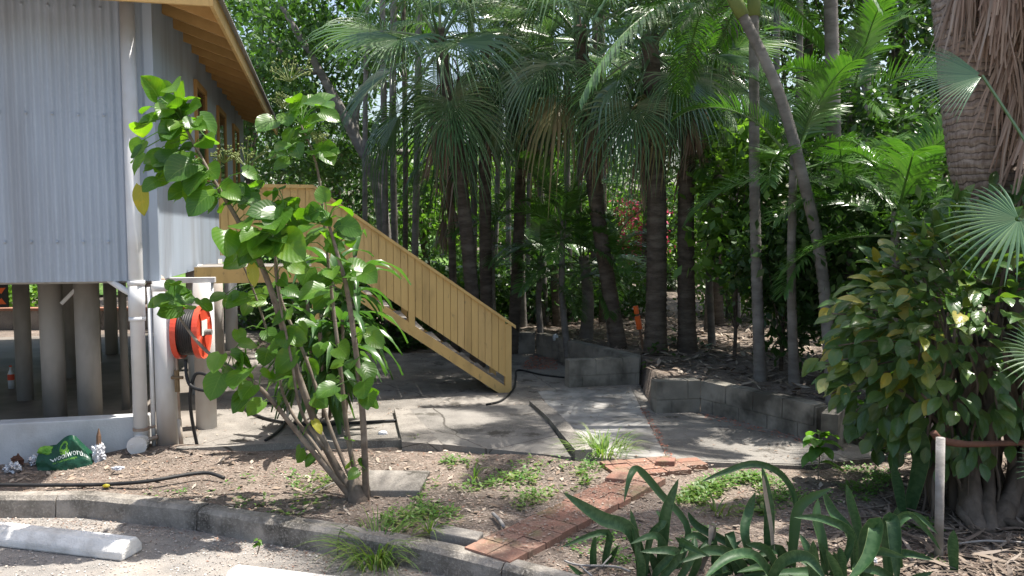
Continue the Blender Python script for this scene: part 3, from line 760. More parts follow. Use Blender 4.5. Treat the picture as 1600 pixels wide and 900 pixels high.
# shopping bag: slumped pillow whose front carries the print
bagL = G(106, 733, -.10); bag = thing('shopping_bag', 'dark green shopping bag with white lettering slumped against the white plinth', 'bag', bagL+V((0, .08, 0)), HR*.6)
def bag_front(s, t):
    """s across -1..1, t up 0..1 -> point on the front face"""
    hgt = (.25+.07*math.sin((s+.25)*2.2))*(1-.10*s*s)*(1 if s < .55 else 1-.5*(s-.55))
    w = .245*(1-.30*t*t)
    x = s*w-.03*t-.03+(-.05*t if s < -.4 else 0)
    y = -.10*(1-t)**.7*math.sqrt(max(0, 1-.55*s*s))-.02 + .018*noise.noise((s*3, t*3, 1))+.006*noise.noise((s*7, t*7, 4))
    return V((x, y, t*hgt))
mb = MB(); NS, NT = 36, 18
for j in range(NT+1):
    for i in range(NS+1): mb.v.append(tuple(bag_front(-1+2*i/NS, j/NT)))
for j in range(NT):
    for i in range(NS): a = j*(NS+1)+i; mb.f.append((a, a+1, a+NS+2, a+NS+1))
n0 = len(mb.v)
for j in range(NT+1):
    for i in range(NS+1):
        p = bag_front(-1+2*i/NS, j/NT); mb.v.append((p.x, max(.0, .10*(1-(j/NT)**2))*(1 if 0 < i < NS else 0)+(p.y if i in (0, NS) or j == NT else 0), p.z))
for j in range(NT):
    for i in range(NS): a = n0+j*(NS+1)+i; mb.f.append((a, a+NS+1, a+NS+2, a+1))
mb.build('bag_body', M['bag_green'], bag, True)
# emblem: rings of lime swirl
def print_strip(pts, w, name, mat):
    mb = MB(); n = len(pts)
    for k, (s, t) in enumerate(pts):
        a = pts[min(k+1, n-1)]; b = pts[max(k-1, 0)]; d = V((a[0]-b[0], a[1]-b[1])).normalized(); nn = V((-d.y, d.x))
        wk = w*math.sin(math.pi*(.15+.7*k/(n-1)))
        for sg in (-1, 1): mb.v.append(tuple(bag_front(s+nn.x*wk*sg, min(.99, t+nn.y*wk*sg))+V((0, -.004, 0))))
    for k in range(n-1): mb.f.append((2*k, 2*k+1, 2*k+3, 2*k+2))
    return mb.build(name, mat, bag)
for r0, a0, a1, w in ((.17, 20, 210, .04), (.11, 180, 400, .05), (.2, 215, 330, .03)):
    print_strip([(.05+r0*1.0*math.cos(R(lerp(a0, a1, k/14))), .70+r0*.95*math.sin(R(lerp(a0, a1, k/14)))) for k in range(15)], w, 'emblem', M['bag_lime'])
def bag_text(body, size, s0, t0, mat):
    cu = bpy.data.curves.new('lettering', 'FONT'); cu.body = body; cu.size = size; cu.resolution_u = 2
    tmp = bpy.data.objects.new('lettering', cu); col.objects.link(tmp)
    me = bpy.data.meshes.new_from_object(tmp.evaluated_get(bpy.context.evaluated_depsgraph_get())); bpy.data.objects.remove(tmp)
    for v in me.vertices:
        s = s0+v.co.x; t = t0+v.co.y*.95+.10*v.co.x
        v.co = bag_front(s, min(.99, t))+V((0, -.005, 0))
    me.materials.clear(); me.materials.append(mat); link('lettering', me, bag)
bag_text('woolworths', .285, -.44, .34, M['bag_print'])
bag_text('the fresh food people', .105, -.40, .25, M['bag_lime'])
lumpy('bag_handle', (-.215, -.02, .17), (.075, .04, .045), M['bag_lime'], 3.1, .4, 3, 2.5, bag)
tag(lumpy('plastic_bag', G(146, 722, -.05)+V((.02, .06, .06)), (.055, .05, .10), M['white_plastic'], 5.2, .5), 'crumpled white plastic bag between green bag and wooden stake', 'plastic bag')
tag(lumpy('foil_wrapper', G(20, 738, -.1)+V((0, 0, .04)), (.07, .05, .05), M['foil'], 1.3, .6), 'crumpled silver foil lump farthest left by the plinth', 'wrapper', 'crumpled foil by the plinth')
tag(lumpy('foil_wrapper', G(52, 728, -.1)+V((0, .02, .04)), (.05, .04, .045), M['foil'], 2.7, .6), 'crumpled silver foil lump nearest the green shopping bag', 'wrapper', 'crumpled foil by the plinth')
tag(lumpy('clear_wrapper', G(40, 722, -.1)+V((.02, .1, .06)), (.12, .05, .07), M['clear_plastic'], 4.4, .5), 'clear crumpled plastic lying against the white plinth', 'wrapper')
tag(lumpy('paper_scrap', G(24, 730, -.1)+V((0, .04, .05)), (.05, .04, .05), M['rust_branch'], 8.4, .5), 'rust brown crumpled paper behind the silver foil', 'paper')
mb = MB(); g = G(155, 722, -.07); mb.tube([g-V((0, 0, .1)), g+V((.004, .0, .15)), g+V((.006, 0, .26)), g+V((.008, 0, .33))], [.026, .025, .022, .004], 5)
tag(mb.build('wooden_stake', M['wood_stake']), 'short pointed brown wooden stake standing by the plinth', 'stake')
bt = thing('drink_bottle', 'clear plastic drink bottle with red label on the slab under the house', 'bottle', G(18, 607, .004))
mb = MB(); mb.tube([(0, 0, 0), (0, 0, .1), (0, 0, .2), (0, 0, .26), (0, 0, .3)], [.042, .042, .042, .018, .016], 14); mb.build('bottle_body', M['clear_plastic'], bt, True)
mb = MB(); mb.tube([(0, 0, .12), (0, 0, .2)], .0435, 14, False); mb.build('bottle_label', M['red'], bt, True)
mb = MB(); mb.tube([(0, 0, .3), (0, 0, .32)], .018, 10); mb.build('cap', M['red'], bt)
tag(lumpy('plastic_tub', G(868, 528, .36), (.05, .05, .07), M['clear_plastic'], 8.2, .15), 'clear plastic tub standing on the slanting block wall', 'tub')
tag(lumpy('drink_can', G(598, 677, .01), (.05, .03, .03), M['white_plastic'], 9.2, .1), 'small white can lying on the lower slab', 'can')
tag(lumpy('yellow_wrapper', G(166, 759, .0), (.03, .02, .014), M['yellow_leaf'], 9.9, .2), 'small yellow wrapper lying beside the black hose', 'wrapper')
tag(lumpy('paper_scrap', G(184, 735, .0)+V((0, 0, .02)), (.05, .02, .018), M['white_plastic'], 3.9, .6), 'white crumpled paper on the soil left of the downpipe', 'paper')
tag(lumpy('white_pebble', G(1380, 902, -.02)+V((.02, .25, .0)), (.05, .04, .04), M['white_plastic'], 3.3, .5), 'pale torn scrap lying among the snake plants', 'paper')
# orange marker stake
mk = thing('marker_stake', 'leaning survey stake with bright orange flagging beside the palm trunk', 'stake')
a, b = P(1001, 545, 12.3), P(993, 478, 12.3); a = V((a.x+.05, 12.3, .28))
mb = MB(); mb.tube([a, b], .02, 6); mb.build('stake', M['wood_stake'], mk)
mb = MB(); mb.tube([lerp(a, b, .5), lerp(a, b, .78)], .045, 6); mb.tube([lerp(a, b, .83), lerp(a, b, 1.0)], .04, 6); mb.build('flagging', M['orange'], mk)
# white post with rusty branch on it
pb = G(1467, 872, -.04); mb = MB(); mb.tube([pb-V((0, 0, .1)), V((pb.x-.02, pb.y, P(1464, 684, pb.y).z))], .028, 12)
tag(mb.build('pipe_post', M['bark_pale'], None, True), 'grey white plastic pipe standing upright before the roots', 'post')
mb = MB(); mb.tube(spline([P(1458, 676, 5.4), P(1472, 688, 5.42), P(1510, 694, 5.5), P(1560, 693, 5.6), P(1640, 690, 5.8)], 5), [.026]*10+[.022]*11, 8)
tag(mb.build('branch', M['rust_branch'], None, True), 'rust brown bare branch resting on the upright plastic pipe', 'branch')
# ================= PLANTS =================
def perp(d, up):
    s = d.cross(up)
    if s.length < 1e-3: s = d.orthogonal()
    return s.normalized()
PROF = {'heart': [(0, .42), (.08, .78), (.2, .96), (.34, 1), (.5, .95), (.65, .82), (.8, .58), (.92, .27), (1, .02)], 'oval': [(0, .08), (.1, .4), (.25, .8), (.42, 1), (.6, .95), (.78, .66), (.9, .33), (1, .02)], 'lance': [(0, .25), (.17, .75), (.33, 1), (.5, .95), (.67, .72), (.84, .40), (1, .02)]}
def leaf_blade(mb, base, d, up, L, W, droop=.25, cup=.12, rows=10, shape='heart'):
    rows = 11 if shape == 'heart' else (9 if shape == 'oval' else 8)
    """leaf with UVs: 5 columns, follows a drooping curve, cupped across"""
    if mb.uv is None: mb.uv = []
    d = d.normalized(); s = perp(d, up); n = s.cross(d).normalized()
    i0 = len(mb.v); p = V(base); dd = d.copy(); step = L/(rows-1)
    for r in range(rows):
        t = r/(rows-1); w = W*.5*interp(t, PROF[shape])
        nn = s.cross(dd).normalized()
        for c in range(5):
            q = (c-2)/2
            lob = -.10*L*abs(q)**1.5 if (shape == 'heart' and r == 0) else (-.03*L*abs(q) if shape == 'heart' and r == 1 else 0)
            wav = .014*L*math.sin(t*13+c*1.9+L*90)
            mb.v.append(tuple(p+s*(w*q)+nn*(abs(q)**1.5*cup*w*2+wav)+dd*lob)); mb.uv.append((c/4, t))
        p = p+dd*step; dd = (dd-V((0, 0, droop/(rows-1)))-nn*.02).normalized()
    for r in range(rows-1):
        for c in range(4):
            a = i0+r*5+c; mb.f.append((a, a+1, a+6, a+5))
def tube_curve(mb, pts, r0, r1, n=8, k=6):
    q = spline(pts, k); m = len(q)
    mb.tube(q, [lerp(r0, r1, i/(m-1)) for i in range(m)], n); return q

# ---------- the big leaf shrub
sb = G(560, 782, -.04); SY = sb.y
shrub = thing('big_leaf_shrub', 'tall multi stemmed shrub with large round bright green leaves in the soil bed', 'shrub', (0, 0, 0))
stems = [
 [(556, 782, 0), (505, 690, .05), (462, 575, .0), (415, 430, -.1), (372, 345, -.15), (330, 275, -.2), (285, 190, -.25)],
 [(566, 782, 0), (545, 690, .1), (530, 560, .15), (515, 430, .2), (497, 270, .15), (470, 195, .1)],
 [(572, 782, 0), (566, 640, -.1), (545, 470, -.15), (528, 400, -.2), (512, 345, -.2)],
 [(550, 780, 0), (480, 695, -.15), (405, 605, -.3), (330, 555, -.35), (290, 510, -.35), (272, 478, -.3)],
 [(552, 778, 0), (495, 700, .2), (448, 630, .3), (430, 560, .3), (402, 470, .3), (378, 410, .25)],
 [(562, 780, 0), (520, 680, .25), (478, 560, .3), (440, 470, .35), (430, 400, .3), (400, 300, .2)],
 [(505, 700, .0), (470, 640, -.1), (455, 560, -.15), (430, 420, -.2), (445, 330, -.2)],
]
allp = []
mb = MB()
for st_, r0 in zip(stems, (.036, .024, .03, .024, .017, .019, .015)):
    w = [P(x, y, SY+dy) for x, y, dy in st_]
    allp += tube_curve(mb, w, r0, .007 if r0 < .03 else .010, 8, 8)
mb.tube([sb+V((0, 0, -.1)), sb+V((0, 0, .02)), sb+V((-.02, 0, .10)), sb+V((-.05, 0, .2))], [.10, .09, .065, .03], 10)
mb.build('stems', M['stem'], shrub, True)
lf = MB(); lf2 = MB(); pt = MB(); yl = MB()
def add_leaf(c, L, up_bias, mbx=None, face=.55, dirv=None, droop=None):
    att = min(allp, key=lambda q: (q-c).length_squared+abs(q.z-c.z+.05)*.05)
    out = c-att; out.z *= .3
    if out.length < .03: out = V((U(-1, 1), U(-1, 1), 0))
    d = (out.normalized()*.7+V((U(-.5, .5), U(-.5, .4), U(-.55, -.05)+up_bias))).normalized() if dirv is None else V(dirv).normalized()
    up = V((U(-.4, .4), -face+U(-.45, .25), .62+U(-.3, .25)))
    base = c-d*L*.45
    L *= .85; leaf_blade(mbx or lf, base, d, up, L, L*(U(.86, 1.0) if mbx is None else .55), U(.25, .6) if droop is None else droop, U(.06, .2))
    mid = (att+base)*.5+V((0, 0, .03)); pt.tube([att, mid, base+d*.01], [.0045, .004, .0035], 5, False)
clusters = [  # px, py, rx, ry, n, dY, up bias, size
 (272, 225, 62, 85, 40, -.22, .1, .24), (262, 150, 45, 22, 6, -.22, .45, .24), (300, 285, 40, 35, 8, -.3, -.1, .27),
 (470, 205, 58, 62, 26, .1, .1, .22), (485, 165, 40, 25, 7, .1, .45, .22),
 (375, 305, 55, 45, 22, .0, .15, .22), (330, 300, 30, 40, 6, -.1, .0, .24),
 (395, 370, 45, 45, 12, -.25, -.1, .30), (450, 350, 60, 45, 18, -.1, .0, .26), (510, 355, 45, 55, 22, -.1, .1, .22), (490, 430, 50, 55, 14, .0, -.1, .25),
 (545, 430, 30, 35, 8, -.2, .2, .24), (360, 445, 60, 50, 16, .1, .1, .22), (275, 462, 38, 22, 12, -.3, .35, .21), (410, 500, 50, 60, 14, .1, .0, .22),
 (350, 560, 40, 40, 9, -.35, -.2, .26), (420, 590, 45, 60, 13, .0, -.1, .23), (375, 625, 40, 25, 5, -.3, -.2, .25), (560, 555, 50, 40, 9, -.1, .1, .22), (575, 610, 30, 30, 6, -.1, -.1, .23),
 (470, 560, 40, 60, 9, .2, .0, .20), (520, 630, 40, 40, 7, .0, -.1, .2), (555, 715, 25, 30, 7, -.1, .1, .16), (480, 715, 15, 20, 3, -.1, -.3, .17), (470, 490, 50, 50, 10, .2, 0, .22)]
for px, py, rx, ry, n, dy, ub, sz in clusters:
    for k in range(int(n*((.62 if py > 430 else .85) if px > 300 else 1.25)+.5)):
        a = U(0, 2*math.pi); r = math.sqrt(random.random())
        x, y = px+rx*r*math.cos(a), py+ry*r*math.sin(a)
        top = (py-y)/ry
        add_leaf(P(x, y, SY+dy+U(-.28, .22)), sz*U(.6, 1.12), ub+max(0, top)*.25)
for x, y, L in ((432, 343, .31), (388, 380, .33), (460, 385, .33), (305, 302, .29), (485, 455, .27), (578, 428, .24), (590, 532, .2), (575, 625, .2), (508, 610, .22), (372, 575, .3), (335, 605, .26), (270, 132, .25)):
    add_leaf(P(x, y, SY-.38), L, .0, face=.9)
for q, L, dv in ((P(222, 315, SY-.35), .27, (.1, -.1, -1)), (P(396, 432, SY-.4), .2, (.2, -.2, -1)), (P(497, 668, SY-.2), .16, (.5, -.3, -.6))):
    yl = MB(); add_leaf(q, L, 0, yl, dirv=dv, droop=.1); yl.build('yellowing_leaf', M['yellow_leaf'], shrub, True)
i = len(lf.v); lf.v += pt.v; lf.uv += [(.5, .5)]*len(pt.v); lf.f += [tuple(q+i for q in f) for f in pt.f]
lf.build('foliage', M['big_leaf'], shrub, True)
def flower_head(c, s):
    fl_m = MB()
    for k in range(16):
        d = V((U(-1, 1), U(-.8, .8), U(.2, 1))).normalized()*s*U(.5, 1)
        fl_m.tube([c, c+d*.6+V((0, 0, .01)), c+d], .003, 4, False)
        for j in range(4):
            q = c+d+V((U(-1, 1), U(-1, 1), U(-.5, 1)))*.022; r = .008
            fl_m.tube([q-V((0, 0, r)), q, q+V((0, 0, r))], [r*.4, r, r*.4], 5)
    fl_m.build('flower_head', M['petiole'], shrub)
flower_head(P(385, 262, SY), .26); flower_head(P(452, 128, SY+.1), .24); flower_head(P(440, 170, SY+.1), .16); flower_head(P(350, 255, SY), .15); flower_head(P(495, 225, SY+.0), .12)

# ---------- strap leaved plants
def strap_plant(name, label, cat, stalks, nleaf, L, W, mat, group=None, stem_r=.02):
    t = thing(name, label, cat, (0, 0, 0), 0, group)
    ms = MB(); ml = MB(); ml.uv = []
    for a, b in stalks:
        a, b = V(a), V(b); ms.tube([a, (a+b)*.5+V((.02, 0, 0)), b], stem_r, 7)
        for k in range(nleaf):
            f = U(.35, 1) if nleaf > 6 else U(.7, 1)
            c = lerp(a, b, f); an = U(0, 2*math.pi); el = lerp(-.1, 1.1, (f-.35)/.65)+U(-.3, .3)
            d = V((math.cos(an)*math.cos(el), math.sin(an)*math.cos(el), math.sin(el)))
            leaf_blade(ml, c, d, V((0, 0, 1)), L*U(.7, 1.1), W*U(.8, 1.2), U(1.6, 2.6), .25, 7, 'lance')
    ms.build('stem', M['stem'], t, True); ml.build('foliage', mat, t, True)
    return t
dY = 8.1
strap_plant('strap_leaf_plant', 'cane plant with long drooping strap leaves behind the big leaf shrub', 'plant',
   [(G(515, 655), P(520, 425, dY)), (G(540, 648), P(555, 400, dY+.2)), (G(490, 650), P(480, 470, dY-.1)), (G(505, 652), P(500, 520, dY-.3)), (G(530, 652), P(535, 500, dY-.2))], 34, .72, .10, M['strap_leaf'])

# ---------- palms
def fan_mesh(name, el, Lp, Rb, mat, seed, nseg=34, span=125, droop=.5, fold=.0, w0=1.0):
    r = random.Random(seed); mb = MB()
    # petiole
    d = V((math.cos(el), 0, math.sin(el))); p = V((0, 0, 0)); pts = [p.copy()]
    for k in range(6):
        p = p+d*(Lp/6); d = (d+V((0, 0, -.05-.03*abs(math.cos(el))))).normalized(); pts.append(p.copy())
    mb.tube(pts, [.022, .018, .015, .013, .012, .011, .010], 5, False)
    s = V((0, 1, 0)); n = s.cross(d)*-1
    n = d.cross(s)
    if n.z < 0: n = -n
    da = 2*R(span)/nseg
    for k in range(nseg):
        a = -R(span)+da*(k+.5); Rk = Rb*(1-.30*abs(a)/R(span))*r.uniform(.9, 1.06)
        rows = [.06, .25, .48, .66, .84, 1.0]; ww = [1, 1, 1.0, .72, .42, .05]
        dk = droop*r.uniform(.6, 1.7)
        i0 = len(mb.v)
        split = .42+.1*math.cos(a)+r.uniform(-.09, .09)
        tw = r.uniform(-.08, .08)
        for q, w in zip(rows, ww):
            rad = q*Rk
            fall = dk*max(0, q-split)**1.7*Rk*1.6
            aa = a+tw*max(0, q-.5)
            for e, lift in ((-.5, 0), (0, .5), (.5, 0)):
                an = aa+e*da*w*1.02*w0*(1 if q < .5 else .48/q)
                c = p+(d*math.cos(an)+s*math.sin(an))*rad + n*(lift*da*rad*.8*w*(1 if q < .5 else .48/q)+ fold*rad*abs(math.sin(an))*.5 - .10*rad*rad/Rb*math.cos(an))
                c.z -= fall
                shr = 1-min(.35, fall/Rk*.35)
                mb.v.append((p.x+(c.x-p.x)*shr, p.y+(c.y-p.y)*shr, c.z))
        for j in range(5):
            for e in (0, 1):
                b = i0+j*3+e; mb.f.append((b, b+1, b+4, b+3))
    me = bpy.data.meshes.new(name); me.from_pydata(mb.v, [], mb.f); me.materials.append(mat); me.update()
    return me
def dead_mesh(name, seed, Lp, Rb, mat):
    """dead frond hanging down against the trunk"""
    r = random.Random(seed); mb = MB(); p = V((0, 0, 0)); d = V((.85, 0, .1)).normalized(); pts = [p.copy()]
    for k in range(6):
        p = p+d*(Lp/6); d = (d+V((-.12, 0, -.62))).normalized(); pts.append(p.copy())
    mb.tube(pts, .013, 5, False)
    for k in range(26):
        q = p+V((0, 0, 0)); a = r.uniform(-1, 1); dd = V((r.uniform(-.25, .35), a*.42, -1)).normalized(); Ln = Rb*r.uniform(.55, 1.1); w = r.uniform(.010, .024)
        s = V((r.uniform(-.6, .6), 1, 0)).normalized(); i0 = len(mb.v)
        for j in range(5):
            f = j/4; ww = w*(1-.8*f); mb.v += [tuple(q-s*ww), tuple(q+s*ww+V((.01, 0, 0)))]
            q = q+dd*(Ln/4); dd = (dd+V((r.uniform(-.15, .15), r.uniform(-.15, .15), -.35))).normalized()
        for j in range(4): b = i0+2*j; mb.f.append((b, b+1, b+3, b+2))
    me = bpy.data.meshes.new(name); me.from_pydata(mb.v, [], mb.f); me.materials.append(mat); me.update(); return me
def pin_mesh(name, el, L, arch, Ll, mat, seed, nl=36, ldroop=.7, vee=.3, w=.017, r0=.02):
    r = random.Random(seed); mb = MB(); p = V((0, 0, 0)); a = el; pts = [p.copy()]; dirs = []
    K = 14
    for k in range(K):
        d = V((math.cos(a), 0, math.sin(a))); dirs.append(d); p = p+d*(L/K); pts.append(p.copy()); a -= arch/K*(.5+1.0*k/K)
    dirs.append(dirs[-1])
    mb.tube(pts, [lerp(r0, .004, k/K) for k in range(K+1)], 5, False)
    for k in range(nl):
        t = .2+.79*k/(nl-1); f = t*K; i = min(int(f), K-1); q = lerp(pts[i], pts[i+1], f-i); d = dirs[i]
        nrm = V((-d.z, 0, d.x))
        for sd in (-1, 1):
            Lk = Ll*(math.sin(math.pi*(.12+.80*t))**.7)*r.uniform(.9, 1.08)
            e = (V((0, sd, 0))*.85+d*(.35+.7*t)+nrm*vee*r.uniform(.6, 1.3)).normalized(); c = q.copy(); i0 = len(mb.v)
            wd = d*.8+nrm*.35
            wd = (wd-e*wd.dot(e)).normalized()
            for j, ww in enumerate((.5, 1, .85, .06)):
                mb.v += [tuple(c-wd*w*ww), tuple(c+wd*w*ww)]
                c = c+e*(Lk/3); e = (e+V((0, 0, -ldroop*r.uniform(.3, .75)))).normalized()
                wd = (wd-e*wd.dot(e)).normalized()
            for j in range(3): b = i0+2*j; mb.f.append((b, b+1, b+3, b+2))
    me = bpy.data.meshes.new(name); me.from_pydata(mb.v, [], mb.f); me.materials.append(mat); me.update(); return me
ELS = (78, 55, 32, 8, -18, -42)
FAN = {e: [fan_mesh('frond', R(e+U(-8, 8)), U(.6, .85), 1.0, M['fan'], 10+i*7+e, droop=U(.3, .8), nseg=random.randint(42, 52), span=U(95, 135), fold=U(.1, .4), w0=U(.55, .7)) for i in range(4)] for e in ELS}
FAND = {e: [fan_mesh('frond', R(e), .8, .95, M['fan_dark'], 40+i+e, droop=.6, nseg=30) for i in (0,)] for e in ELS}
FANO = [fan_mesh('frond', R(-48), .7, .95, M['fan_olive'], 71, droop=1.0, nseg=30), fan_mesh('frond', R(-60), .65, .9, M['fan_olive'], 72, droop=1.1, nseg=30)]
DEAD = [dead_mesh('dead_frond', s, .5, 1.0, M['fan_dead']) for s in (1, 2, 3)]
PIN = {e: pin_mesh('frond', R(e), 2.1, R(a), .42, M['pinnate'], 5+e, 48, w=.014) for e, a in ((80, 75), (60, 90), (38, 95), (12, 80), (-15, 50))}
PINL = {e: pin_mesh('frond', R(e), 1.7, R(a), .46, M['pinnate'], 15+e, 46, .45, .45, .0135) for e, a in ((78, 80), (60, 100), (42, 110), (20, 95), (0, 60))}
def put(name, me, parent, loc, az, sc=1, tilt=0):
    o = link(name, me, parent); o.location = loc; o.rotation_euler = (U(-.12, .12)+tilt, U(-.1, .1), az); o.scale = (sc, sc, sc); return o
def trunk_tube(pts, r0, r1, rings=.075, amp=.05, n=12, flare=.22):
    q = spline(pts, 14); out = []; rad = []
    tot = sum((b-a).length for a, b in zip(q, q[1:])); acc = 0
    m = max(int(tot/rings), 8); cum = [0]
    for a, b in zip(q, q[1:]): cum.append(cum[-1]+(b-a).length)
    j = 0
    for k in range(m*2+1):
        s = tot*k/(m*2)
        while j < len(cum)-2 and cum[j+1] < s: j += 1
        f = (s-cum[j])/max(1e-6, cum[j+1]-cum[j]); out.append(lerp(q[j], q[j+1], f))
        t = s/tot
        rr = lerp(r0, r1, t)*(1+(amp if k % 2 else -amp)*random.uniform(.4, 1.3))*(1+flare*math.exp(-s/.25))
        rad.append(rr)
    return out, rad, n
def palm(label, base, top, r0, r1, kind='fan', n=18, sc=1.0, dead=0, bark='bark_brown', group=None, mid=None, name='fan_palm', olive=0, shaft=False, fan=None, els=None, deadlen=1.0, amp=.05, rings=.075):
    base, top = V(base), V(top); base = V((base.x, base.y, zt(base.x, base.y)-.05))
    t = thing(name, label, 'palm tree', base, 0, group)
    ctrl = [V((0, 0, 0))]+([V(m)-base for m in mid] if mid else [lerp(V((0, 0, 0)), top-base, .5)+V((U(-.08, .08), U(-.08, .08), 0))])+[top-base]
    q, rad, nn = trunk_tube(ctrl, r0, r1, rings, amp)
    mb = MB(); mb.tube(q, rad, nn); mb.build('trunk', M[bark], t, True)
    tl = top-base
    if shaft:
        d = (q[-1]-q[-6]).normalized(); mb = MB(); mb.tube([tl-d*.05, tl+d*.15, tl+d*.5, tl+d*.8], [r1*1.25, r1*1.35, r1*1.0, r1*.6], 12); mb.build('crownshaft', M['petiole'], t, True); tl = tl+d*.75
    az = U(0, 6.28)
    src = {'fan': FAN, 'fan_dark': FAND, 'pin': PIN, 'pinl': PINL}[kind]; keys = list(src)
    if els: keys = els
    for k in range(n):
        az += 2.39996; f = k/max(1, n-1); e = keys[min(int(f*len(keys)*.999), len(keys)-1)]
        me = src[e]; me = random.choice(me) if isinstance(me, list) else me
        put('frond', me, t, tl+V((math.cos(az)*r1*.6, math.sin(az)*r1*.6, -.35*f*sc)), az+U(-.4, .4), sc*U(.7, 1.15), U(-.3, .3))
    for k in range(olive):
        az += 2.39996; put('yellowing_frond', random.choice(FANO), t, tl+V((0, 0, -.45*sc)), az, sc*U(.85, 1.05))
    for k in range(dead):
        az += 2.39996; h = -.35-deadlen*random.random()**1.2
        hq = tl+V((0, 0, h)); near = min(q, key=lambda p: abs(p.z-hq.z))
        put('dead_frond', random.choice(DEAD), t, (near.x, near.y, hq.z), az, sc*U(.7, 1.05))
    return t
GF = 'fan palms in the palm grove'
fp = [  # label, crown px,py, base px, Y, r0, r1, n, scale, dead, olive
 ('fan palm nearest the stairs, its bright crown spreading over the landing', 685, 45, 748, 12.6, .13, .11, 27, 1.32, 5, 0),
 ('fan palm with hanging brown skirt, second behind the stairs', 760, 55, 762, 13.4, .12, .11, 15, .9, 14, 0),
 ('slim fan palm with dead skirt standing behind the stair rail', 705, 215, 712, 14.2, .08, .07, 11, .7, 12, 1),
 ('fan palm with dark trunk between the stair foot and slanting wall', 815, 90, 800, 14.0, .12, .10, 20, 1.05, 8, 0),
 ('fan palm with broad grey green crown above the slanting wall', 905, 40, 968, 12.5, .14, .12, 25, 1.28, 4, 1),
 ('thick trunked fan palm beside the orange marker stake', 1015, 55, 1024, 11.9, .185, .15, 23, 1.1, 4, 2),
 ('fan palm with ringed trunk and litter at its foot, right of the marker stake', 1085, 70, 1074, 12.1, .16, .13, 20, 1.1, 6, 0),
 ('fan palm set far back with crown above the lit wall', 850, 0, 872, 15.5, .11, .09, 16, 1.05, 6, 0),
 ('dark fan palm far back between the marker stake and the right palms', 1130, 0, 1120, 15.5, .13, .11, 16, 1.1, 6, 0)]
for lb, cx, cy, bxp, Y, r0, r1, n, sc, dd, ol in fp:
    top = P(cx, cy, Y); b = P(bxp, 560, Y)
    palm(lb, b, top, r0*.88, r1*.88, 'fan', n, sc, dd, 'bark_brown', GF, olive=ol)
# slender grey palms
GS = 'slender grey trunk palms'
sp = [('slender grey palm left of the leaning tree above the landing', 597, 605, -60, 15.0, .055), ('slender grey palm, second above the stair rail', 616, 622, -80, 15.5, .06), ('dark slender palm, third above the stair rail', 629, 632, -30, 16.2, .05),
 ('slender palm tilting right above the stair rail', 655, 645, -50, 15.2, .06), ('slender pale palm just left of the foot of the stairs', 735, 738, 20, 15.5, .06), ('slender palm immediately right of the stair foot', 812, 818, -20, 15.2, .055),
 ('slender palm between stair foot and the slanting wall', 848, 852, -60, 15.8, .06), ('dark slender palm rising behind the slanting wall', 888, 892, -60, 16.5, .06), ('slender palm in the gap left of the marker stake', 938, 942, -30, 16, .07),
 ('slender palm far behind the right block wall', 1140, 1138, -90, 17, .06), ('straight slender palm standing among the right hand shrubs', 1296, 1300, -60, 10.5, .085), ('slender palm farther back in the right hand shrubs', 1355, 1350, -50, 14, .07), ('thin palm standing behind the short block wall end', 1110, 1105, -30, 14.5, .06),
 ('thin dark palm between the skirted fan palms', 775, 770, -40, 17, .05), ('thin pale palm far behind the stair foot', 788, 795, -90, 18, .055), ('hair thin palm beside the dark fan palm trunk', 826, 824, -60, 16.4, .04), ('thin palm far back over the slanting wall', 862, 865, -80, 18, .06), ('thin grey palm left of the short feather palm', 902, 900, -60, 17.5, .06), ('thin palm far back right of the short feather palm', 930, 926, -70, 19, .07), ('thin dark palm right of the ringed trunk', 1150, 1152, -60, 15.5, .06), ('thin dark palm behind the grey white slender palm', 1215, 1210, -70, 14, .055), ('thin palm among the leafy bushes left of the hedge', 1250, 1245, -60, 15, .06), ('thin pale palm left of the fan palms above the landing', 575, 572, -70, 17, .05)]
for lb, tx, bxp, ty, Y, r in sp:
    palm(lb, P(bxp, 560, Y), P(tx, ty, Y), r*1.15, r, 'pin', 4, .95, 0, 'bark_grey' if U(0, 1) < .8 else 'bark_brown', GS, name='slender_palm', shaft=True)
palm('straight grey white slender palm standing just behind the long block wall', G(1188, 597, .3), P(1178, 20, 10.2), .072, .062, 'pin', 10, 1.05, 0, 'bark_grey', GS, name='slender_palm', shaft=True)
palm('leaning grey palm with pale green crownshaft rising from the end of the block wall', G(1302, 655, .15), P(1158, 20, 9.3), .068, .06, 'pin', 10, 1.05, 0, 'bark_grey', GS, mid=[P(1284, 420, 9.1), P(1255, 280, 9.1), P(1215, 140, 9.2)], name='slender_palm', shaft=True)
palm('short slim palm with pale grey trunk behind the lit block wall', P(915, 560, 13.6), P(912, 400, 13.6), .11, .09, 'pinl', 13, .95, 0, 'bark_grey', 'small feather palms in the grove', name='feather_palm')
